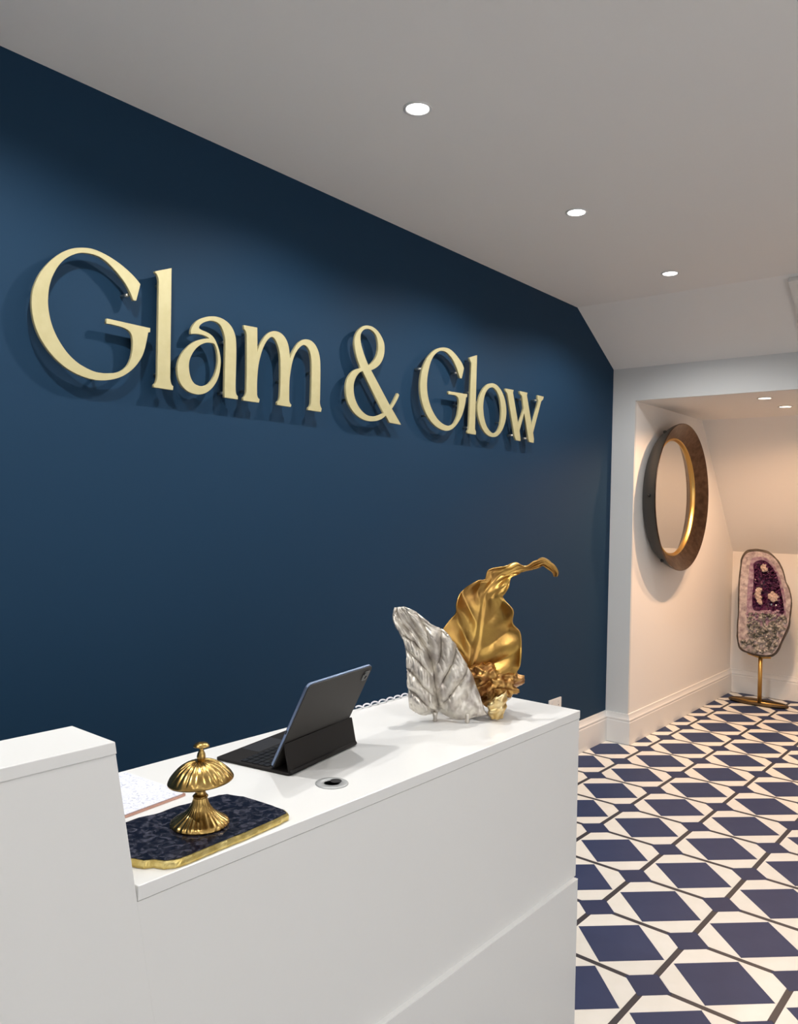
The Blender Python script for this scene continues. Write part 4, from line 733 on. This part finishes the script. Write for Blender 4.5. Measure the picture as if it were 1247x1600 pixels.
BT = DT + 0.0131

# ------------------------------------------------------------------ counter bell
bell = empty('counter_bell', (0.823, 1.092, BT)); tag(bell, 'ornate gold counter bell with ribbed dome on the agate board', 'bell')
bx, by = 0.823, 1.092
def ribbed(name, prof, seg, fn, mat_, tilt=None, parent=bell):
    V, F = [], []
    for r, z in prof:
        for k_ in range(seg):
            a = 2 * PI * k_ / seg
            rr, zz = fn(r, z, a)
            V.append(Vector((rr * math.cos(a), rr * math.sin(a), zz)))
    if tilt:
        V = [tilt @ p for p in V]
    V = [p + Vector((bx, by, BT)) for p in V]
    n = len(prof)
    for i in range(n - 1):
        for k_ in range(seg):
            F.append((i * seg + k_, i * seg + (k_ + 1) % seg, (i + 1) * seg + (k_ + 1) % seg, (i + 1) * seg + k_))
    F.append(tuple(range(seg - 1, -1, -1))); F.append(tuple((n - 1) * seg + k_ for k_ in range(seg)))
    return mesh_obj(name, V, F, mat_, parent, True)
def interp(prof, n):
    L = [Vector((p[0], p[1], 0)) for p in prof]
    return [tuple(catmull1(L, i / n)[:2]) for i in range(n + 1)]
base_prof = interp([(0.047, 0.0003), (0.0485, 0.003), (0.045, 0.0075), (0.036, 0.013), (0.026, 0.020), (0.018, 0.029), (0.013, 0.039), (0.0115, 0.046)], 40)
ribbed('flared_base', base_prof, 160, lambda r, z, a: (r * (1 + 0.022 * math.sin(a * 28 + 6 * noise.noise(Vector((math.cos(a), math.sin(a), z * 20)))) * min(1, z / 0.006)), z), M['bell'])
ribbed('neck', interp([(0.0115, 0.046), (0.013, 0.048), (0.0095, 0.052), (0.0085, 0.058), (0.012, 0.064), (0.012, 0.068)], 20), 32, lambda r, z, a: (r, z), M['bell'])
front = math.atan2(-0.80, -0.60)          # azimuth of the leaf midrib
def dome_fn(r, z, a):
    d = (a - front + PI) % (2 * PI) - PI
    q = abs(d)
    # curved ribs fanning from the top on each side of the midrib, as on a leaf
    t_ = r / 0.054
    w_ = 1.0 - 2.0 * abs(math.sin(q * 11.0 - 3.2 * t_ + 1.2 * t_ * t_)) ** 0.7
    k_ = min(1.0, max(0.0, (r - 0.006) / 0.01)) * min(1.0, max(0, (0.0545 - r) / 0.004)) * (0.15 + 0.85 * min(1, q / 0.35))
    return (r, z - 0.0011 * w_ * k_ + 0.0016 * math.exp(-(q / 0.12) ** 2) * k_)
dome_prof = interp([(0.012, 0.0655), (0.035, 0.068), (0.050, 0.0715), (0.0542, 0.0735), (0.0535, 0.0775), (0.047, 0.086), (0.037, 0.0955), (0.025, 0.1025), (0.013, 0.106), (0.006, 0.107)], 110)
def dome_cond(r, z, a):
    return dome_fn(r, z, a) if z > 0.0745 else (r, z)
axis = Vector((0.7728, 0.6346, 0))
tilt = Matrix.Translation((0, 0, 0.075)) @ Matrix.Rotation(math.radians(-5), 4, axis) @ Matrix.Translation((0, 0, -0.075))
ribbed('ribbed_dome', dome_prof, 220, dome_cond, M['bell'], tilt)
ribbed('finial', interp([(0.006, 0.1068), (0.0072, 0.112), (0.0066, 0.118), (0.0045, 0.123), (0.0035, 0.126), (0.0045, 0.1285), (0.0125, 0.1305), (0.0132, 0.1325), (0.009, 0.1362), (0.0025, 0.1378)], 40), 32, lambda r, z, a: (r, z), M['bell'])

# ------------------------------------------------------------------ papers on a board
cb = empty('clipboard', (0.72, 1.30, DT)); tag(cb, 'rose gold rimmed clipboard lying behind the agate board', 'clipboard')
pe = Vector((0.995, 0.10, 0)).normalized(); pn = Vector((-pe.y, pe.x, 0)); PO = Vector((0.66, 1.222, DT + 0.0004))
def pl(u, v, w): return PO + pe * u + pn * v + Vector((0, 0, w))
mesh_obj('backing_board', *prism(rounded(0.0, 0.25, 0.0, 0.185, 0.006), 0, 0.003, pl), M['clip'], cb)
mesh_obj('clip', *prism(rounded(0.003, 0.020, 0.05, 0.13, 0.003), 0.0046, 0.011, pl), M['clip'], cb)
pp = mesh_obj('paper_sheet', *prism([(0.004, 0.0045), (0.243, 0.0045), (0.254, 0.014), (0.256, 0.190), (0.004, 0.190)], 0.0032, 0.0044, pl), M['paper'])
tag(pp, 'white paper sheet with faint scribbles left of the bell', 'paper')

# ------------------------------------------------------------------ coiled cord along the back edge
pts = []
nturn = 7.5
for i in range(int(nturn * 24) + 1):
    t = i / (nturn * 24)
    a = t * nturn * 2 * PI
    pts.append((1.60 + 0.25 * t, 1.4465 + 0.0042 * math.cos(a), DT + 0.0058 + 0.0034 * math.sin(a)))
tag(mesh_obj('coiled_cord', *tube(pts, 0.0023, 8), M['cord'], None, True), 'white coiled cord along the back edge of the worktop', 'cord')

# ------------------------------------------------------------------ round mirror
MX, MZ, MR = 5.525, 1.619, 0.510
mir = empty('wall_mirror', (MX, AY, MZ - MR)); tag(mir, 'round wall mirror in a deep dished bronze frame in the alcove', 'mirror')
def ylathe(prof, seg=96):
    V, F = lathe([(r, d) for r, d in prof], seg, 0, 0, 0, close=False)
    return [(MX + x, AY - z, MZ + y) for x, y, z in V], F
mesh_obj('frame', *ylathe(interp([(0.512, 0.118), (0.511, 0.124), (0.507, 0.125), (0.482, 0.106), (0.442, 0.082), (0.412, 0.060)], 30)), M['mirror_frame'], mir, True)
mesh_obj('frame_back', *ylathe(interp([(0.396, 0.001), (0.425, 0.004), (0.465, 0.034), (0.498, 0.082), (0.512, 0.118)], 24)), M['mirror_out'], mir, True)
mesh_obj('gold_lip', *ylathe(interp([(0.413, 0.0605), (0.408, 0.064), (0.402, 0.061), (0.393, 0.046), (0.390, 0.040)], 14)), M['mirror_lip'], mir, True)
V, F = ylathe([(0.0005, 0.045), (0.20, 0.045), (0.392, 0.045)])
mesh_obj('mirror_glass', V, F, M['glass'], mir, True)
for ang in range(0, 360, 60):
    a = math.radians(ang)
    p = Vector((MX + 0.492 * math.cos(a), AY - 0.080, MZ + 0.492 * math.sin(a)))
    q = Vector((MX + 0.510 * math.cos(a), AY - 0.076, MZ + 0.510 * math.sin(a)))
    mesh_obj('stud', *tube([p, p.lerp(q, 0.6), q], [0.010, 0.012, 0.007], 12), M['bolt'], mir, True)

# ------------------------------------------------------------------ geode on a stand
GX = 6.70
geo = empty('amethyst_geode', (GX + 0.05, 1.78, 0)); tag(geo, 'tall amethyst geode on a slim brass pole stand in the alcove corner', 'geode')
gy = sum(p[0] for p in GEODE) / len(GEODE); gz = sum(p[1] for p in GEODE) / len(GEODE)
def dense(poly, n_):
    L = [Vector((p[0], p[1], 0)) for p in poly]
    L = [L[-1]] + L + [L[0], L[1]]
    out = []
    m_ = len(poly)
    for i in range(m_):
        for k_ in range(n_):
            f = k_ / n_
            p0, p1, p2, p3 = L[i], L[i + 1], L[i + 2], L[(i + 3) % len(L)]
            v = 0.5 * ((2 * p1) + (p2 - p0) * f + (2 * p0 - 5 * p1 + 4 * p2 - p3) * f * f + (3 * p1 - p0 - 3 * p2 + p3) * f ** 3)
            out.append((v.x, v.y))
    return out
out = dense(GEODE, 4)
n_ = len(out)
# shell: closed back, rolled outer side
V, F = [], []
for sc, dx in ((0.962, 0.0), (1.0, 0.006), (1.012, 0.03), (0.97, 0.09), (0.80, 0.14), (0.45, 0.17)):
    for i, (y, z) in enumerate(out):
        j = 1 + 0.02 * noise.noise(Vector((y * 18, z * 18, dx * 30)))
        V.append((GX + dx, gy + (y - gy) * sc * j + (0.012 if dx > 0.02 else 0), gz + (z - gz) * sc * j - (0.03 if dx > 0.08 else 0)))
for l_ in range(5):
    for i in range(n_):
        F.append((l_ * n_ + i, l_ * n_ + (i + 1) % n_, (l_ + 1) * n_ + (i + 1) % n_, (l_ + 1) * n_ + i))
F.append(tuple(5 * n_ + i for i in range(n_)))
mesh_obj('stone_shell', V, F, M['geode_shell'], geo, True)
# quartz rim between the shell and the cavity
cav = dense(CAVITY, 8)
cyc = sum(p[0] for p in cav) / len(cav); czc = sum(p[1] for p in cav) / len(cav)
def outline_at(poly, c, a):
    best = None
    d = (math.cos(a), math.sin(a))
    for i in range(len(poly)):
        p, q = poly[i], poly[(i + 1) % len(poly)]
        ex, ey = q[0] - p[0], q[1] - p[1]
        den = d[0] * ey - d[1] * ex
        if abs(den) < 1e-12: continue
        t = ((p[0] - c[0]) * ey - (p[1] - c[1]) * ex) / den
        s_ = ((p[0] - c[0]) * d[1] - (p[1] - c[1]) * d[0]) / den
        if t > 0 and -1e-6 <= s_ <= 1 + 1e-6 and (best is None or t > best): best = t
    return best or 0.05
NS = 120
V, F = [], []
ctr = (cyc, czc)
inner = [(gy + (y - gy) * 0.965, gz + (z - gz) * 0.965) for y, z in out]
RL = (1.0, 0.8, 0.6, 0.4, 0.2, 0.0)
for l_, t in enumerate(RL):
    for k_ in range(NS):
        a = 2 * PI * k_ / NS
        ro = outline_at(inner, ctr, a); ri = outline_at(cav, ctr, a)
        r = ri + (ro - ri) * t
        y, z = ctr[0] + r * math.cos(a), ctr[1] + r * math.sin(a)
        dx = 0.001 + 0.010 * noise.noise(Vector((y * 40, z * 40, 2.2))) * (1 if 0 < l_ < 5 else 0.2) + (0.012 * (1 - t) ** 2)
        V.append((GX + dx - 0.002, y, z))
for l_ in range(len(RL) - 1):
    for k_ in range(NS):
        F.append((l_ * NS + k_, l_ * NS + (k_ + 1) % NS, (l_ + 1) * NS + (k_ + 1) % NS, (l_ + 1) * NS + k_))
nq = 3 * NS
mesh_obj('quartz_rim', V, F[:nq], M['geode_rim'], geo, True)
mesh_obj('lilac_rim', V, F[nq:], M['lilac'], geo, True)
# purple hollow: bowl
V, F = [], []
BL = ((1.0, 0.011), (0.9, 0.03), (0.75, 0.05), (0.5, 0.065), (0.25, 0.072), (0.02, 0.074))
for sc, dx in BL:
    for k_ in range(NS):
        a = 2 * PI * k_ / NS
        r = outline_at(cav, ctr, a) * sc
        V.append((GX + dx + 0.004 * noise.noise(Vector((r * 60, a * 4, 1))), ctr[0] + r * math.cos(a), ctr[1] + r * math.sin(a)))
for l_ in range(len(BL) - 1):
    for k_ in range(NS):
        F.append((l_ * NS + k_, l_ * NS + (k_ + 1) % NS, (l_ + 1) * NS + (k_ + 1) % NS, (l_ + 1) * NS + k_))
F.append(tuple((len(BL) - 1) * NS + k_ for k_ in range(NS)))
mesh_obj('amethyst_hollow', V, F, M['amethyst'], geo, False)
def inside(poly, y, z):
    c = False
    for i in range(len(poly)):
        (y1, z1), (y2, z2) = poly[i], poly[i - 1]
        if (z1 > z) != (z2 > z) and y < (y2 - y1) * (z - z1) / (z2 - z1) + y1: c = not c
    return c
def crystal(c, d, L, r):
    d = d.normalized(); u = d.cross(Vector((0.3, 0.5, 0.8))).normalized(); w = d.cross(u)
    V = []
    for k_ in range(6):
        a = k_ * PI / 3
        o_ = (u * math.cos(a) + w * math.sin(a)) * r
        V += [c + o_, c + o_ * 0.9 + d * L * 0.6]
    V.append(c + d * L)
    F = []
    for k_ in range(6):
        n = (k_ + 1) % 6
        F += [(2 * k_, 2 * n, 2 * n + 1, 2 * k_ + 1), (2 * k_ + 1, 2 * n + 1, 12)]
    return V, F
rnd = random.Random(11)
cr = []
while len(cr) < 260:
    y = rnd.uniform(1.58, 1.86); z = rnd.uniform(0.72, 1.17)
    if not inside(cav, y, z): continue
    e = min(math.hypot(y - q[0], z - q[1]) for q in cav)
    dx = 0.014 + 0.058 * min(1, e / 0.10)
    d = Vector((-1, 0, 0)) + Vector((0, (ctr[0] - y) * 3 + rnd.uniform(-.4, .4), (ctr[1] - z) * 2 + rnd.uniform(-.4, .4)))
    cr.append(crystal(Vector((GX + dx, y, z)), d, rnd.uniform(0.012, 0.026), rnd.uniform(0.006, 0.010)))
o = mesh_obj('amethyst_crystals', *join_data(cr), M['amethyst'], geo); o['kind'] = 'stuff'
cr = []
while len(cr) < 240:                      # grey druzy in the lower part
    y = rnd.uniform(1.56, 1.92); z = rnd.uniform(0.40, 0.73)
    sc = [(gy + (a - gy) * 0.90, gz + (b - gz) * 0.94) for a, b in out]
    if not inside(sc, y, z): continue
    if y > 1.86 and z > 0.5: continue
    d = Vector((-1, rnd.uniform(-.5, .5), rnd.uniform(-.5, .5)))
    cr.append(crystal(Vector((GX + 0.002, y, z)), d, rnd.uniform(0.012, 0.030), rnd.uniform(0.008, 0.016)))
o = mesh_obj('druzy_crystals', *join_data(cr), M['druzy'], geo); o['kind'] = 'stuff'; o['label'] = 'grey speckled crystals in the lower part'
cr = []
while len(cr) < 60:                       # lilac band between hollow and druzy
    y = rnd.uniform(1.64, 1.88); z = rnd.uniform(0.69, 0.75) + 0.02 * math.sin(y * 20)
    cr.append(crystal(Vector((GX + 0.004, y, z)), Vector((-1, rnd.uniform(-.4, .4), rnd.uniform(-.2, .5))), rnd.uniform(0.010, 0.020), rnd.uniform(0.008, 0.012)))
o = mesh_obj('lilac_crystals', *join_data(cr), M['lilac'], geo); o['kind'] = 'stuff'
for (y, z), (sy, sz) in zip(LUMPS, ((0.030, 0.085), (0.052, 0.046), (0.026, 0.026))):
    cr = []
    for _ in range(26):
        cr.append(crystal(Vector((GX + 0.036, y + rnd.uniform(-sy, sy) * 0.6, z + rnd.uniform(-sz, sz) * 0.7)), Vector((-1, rnd.uniform(-.3, .3), rnd.uniform(-.1, .5))), rnd.uniform(0.02, 0.035), rnd.uniform(0.012, 0.020)))
    mesh_obj('pale_lump', *join_data(cr), M['pale_crystal'], geo)
stand = geo
mesh_obj('pole', *tube([(GX + 0.05, 1.775, 0.012), (GX + 0.05, 1.775, 0.40)], 0.016, 16), M['brass'], stand, True)
ring = [(GX + 0.05 + 0.085 * math.cos(a * PI / 24), 1.785 + 0.215 * math.sin(a * PI / 24), 0.0125) for a in range(49)]
mesh_obj('foot_ring', *tube(ring, 0.012, 10), M['dark_bronze'], stand, True)
mesh_obj('cross_bar', *tube([(GX + 0.05, 1.58, 0.0125), (GX + 0.05, 1.99, 0.0125)], 0.010, 10), M['brass'], stand, True)
mesh_obj('cradle', *tube([(GX + 0.055, 1.93, 0.62), (GX + 0.058, 1.955, 0.52), (GX + 0.055, 1.93, 0.44), (GX + 0.05, 1.86, 0.395), (GX + 0.05, 1.775, 0.375), (GX + 0.05, 1.70, 0.385)], 0.012, 10), M['brass'], stand, True)
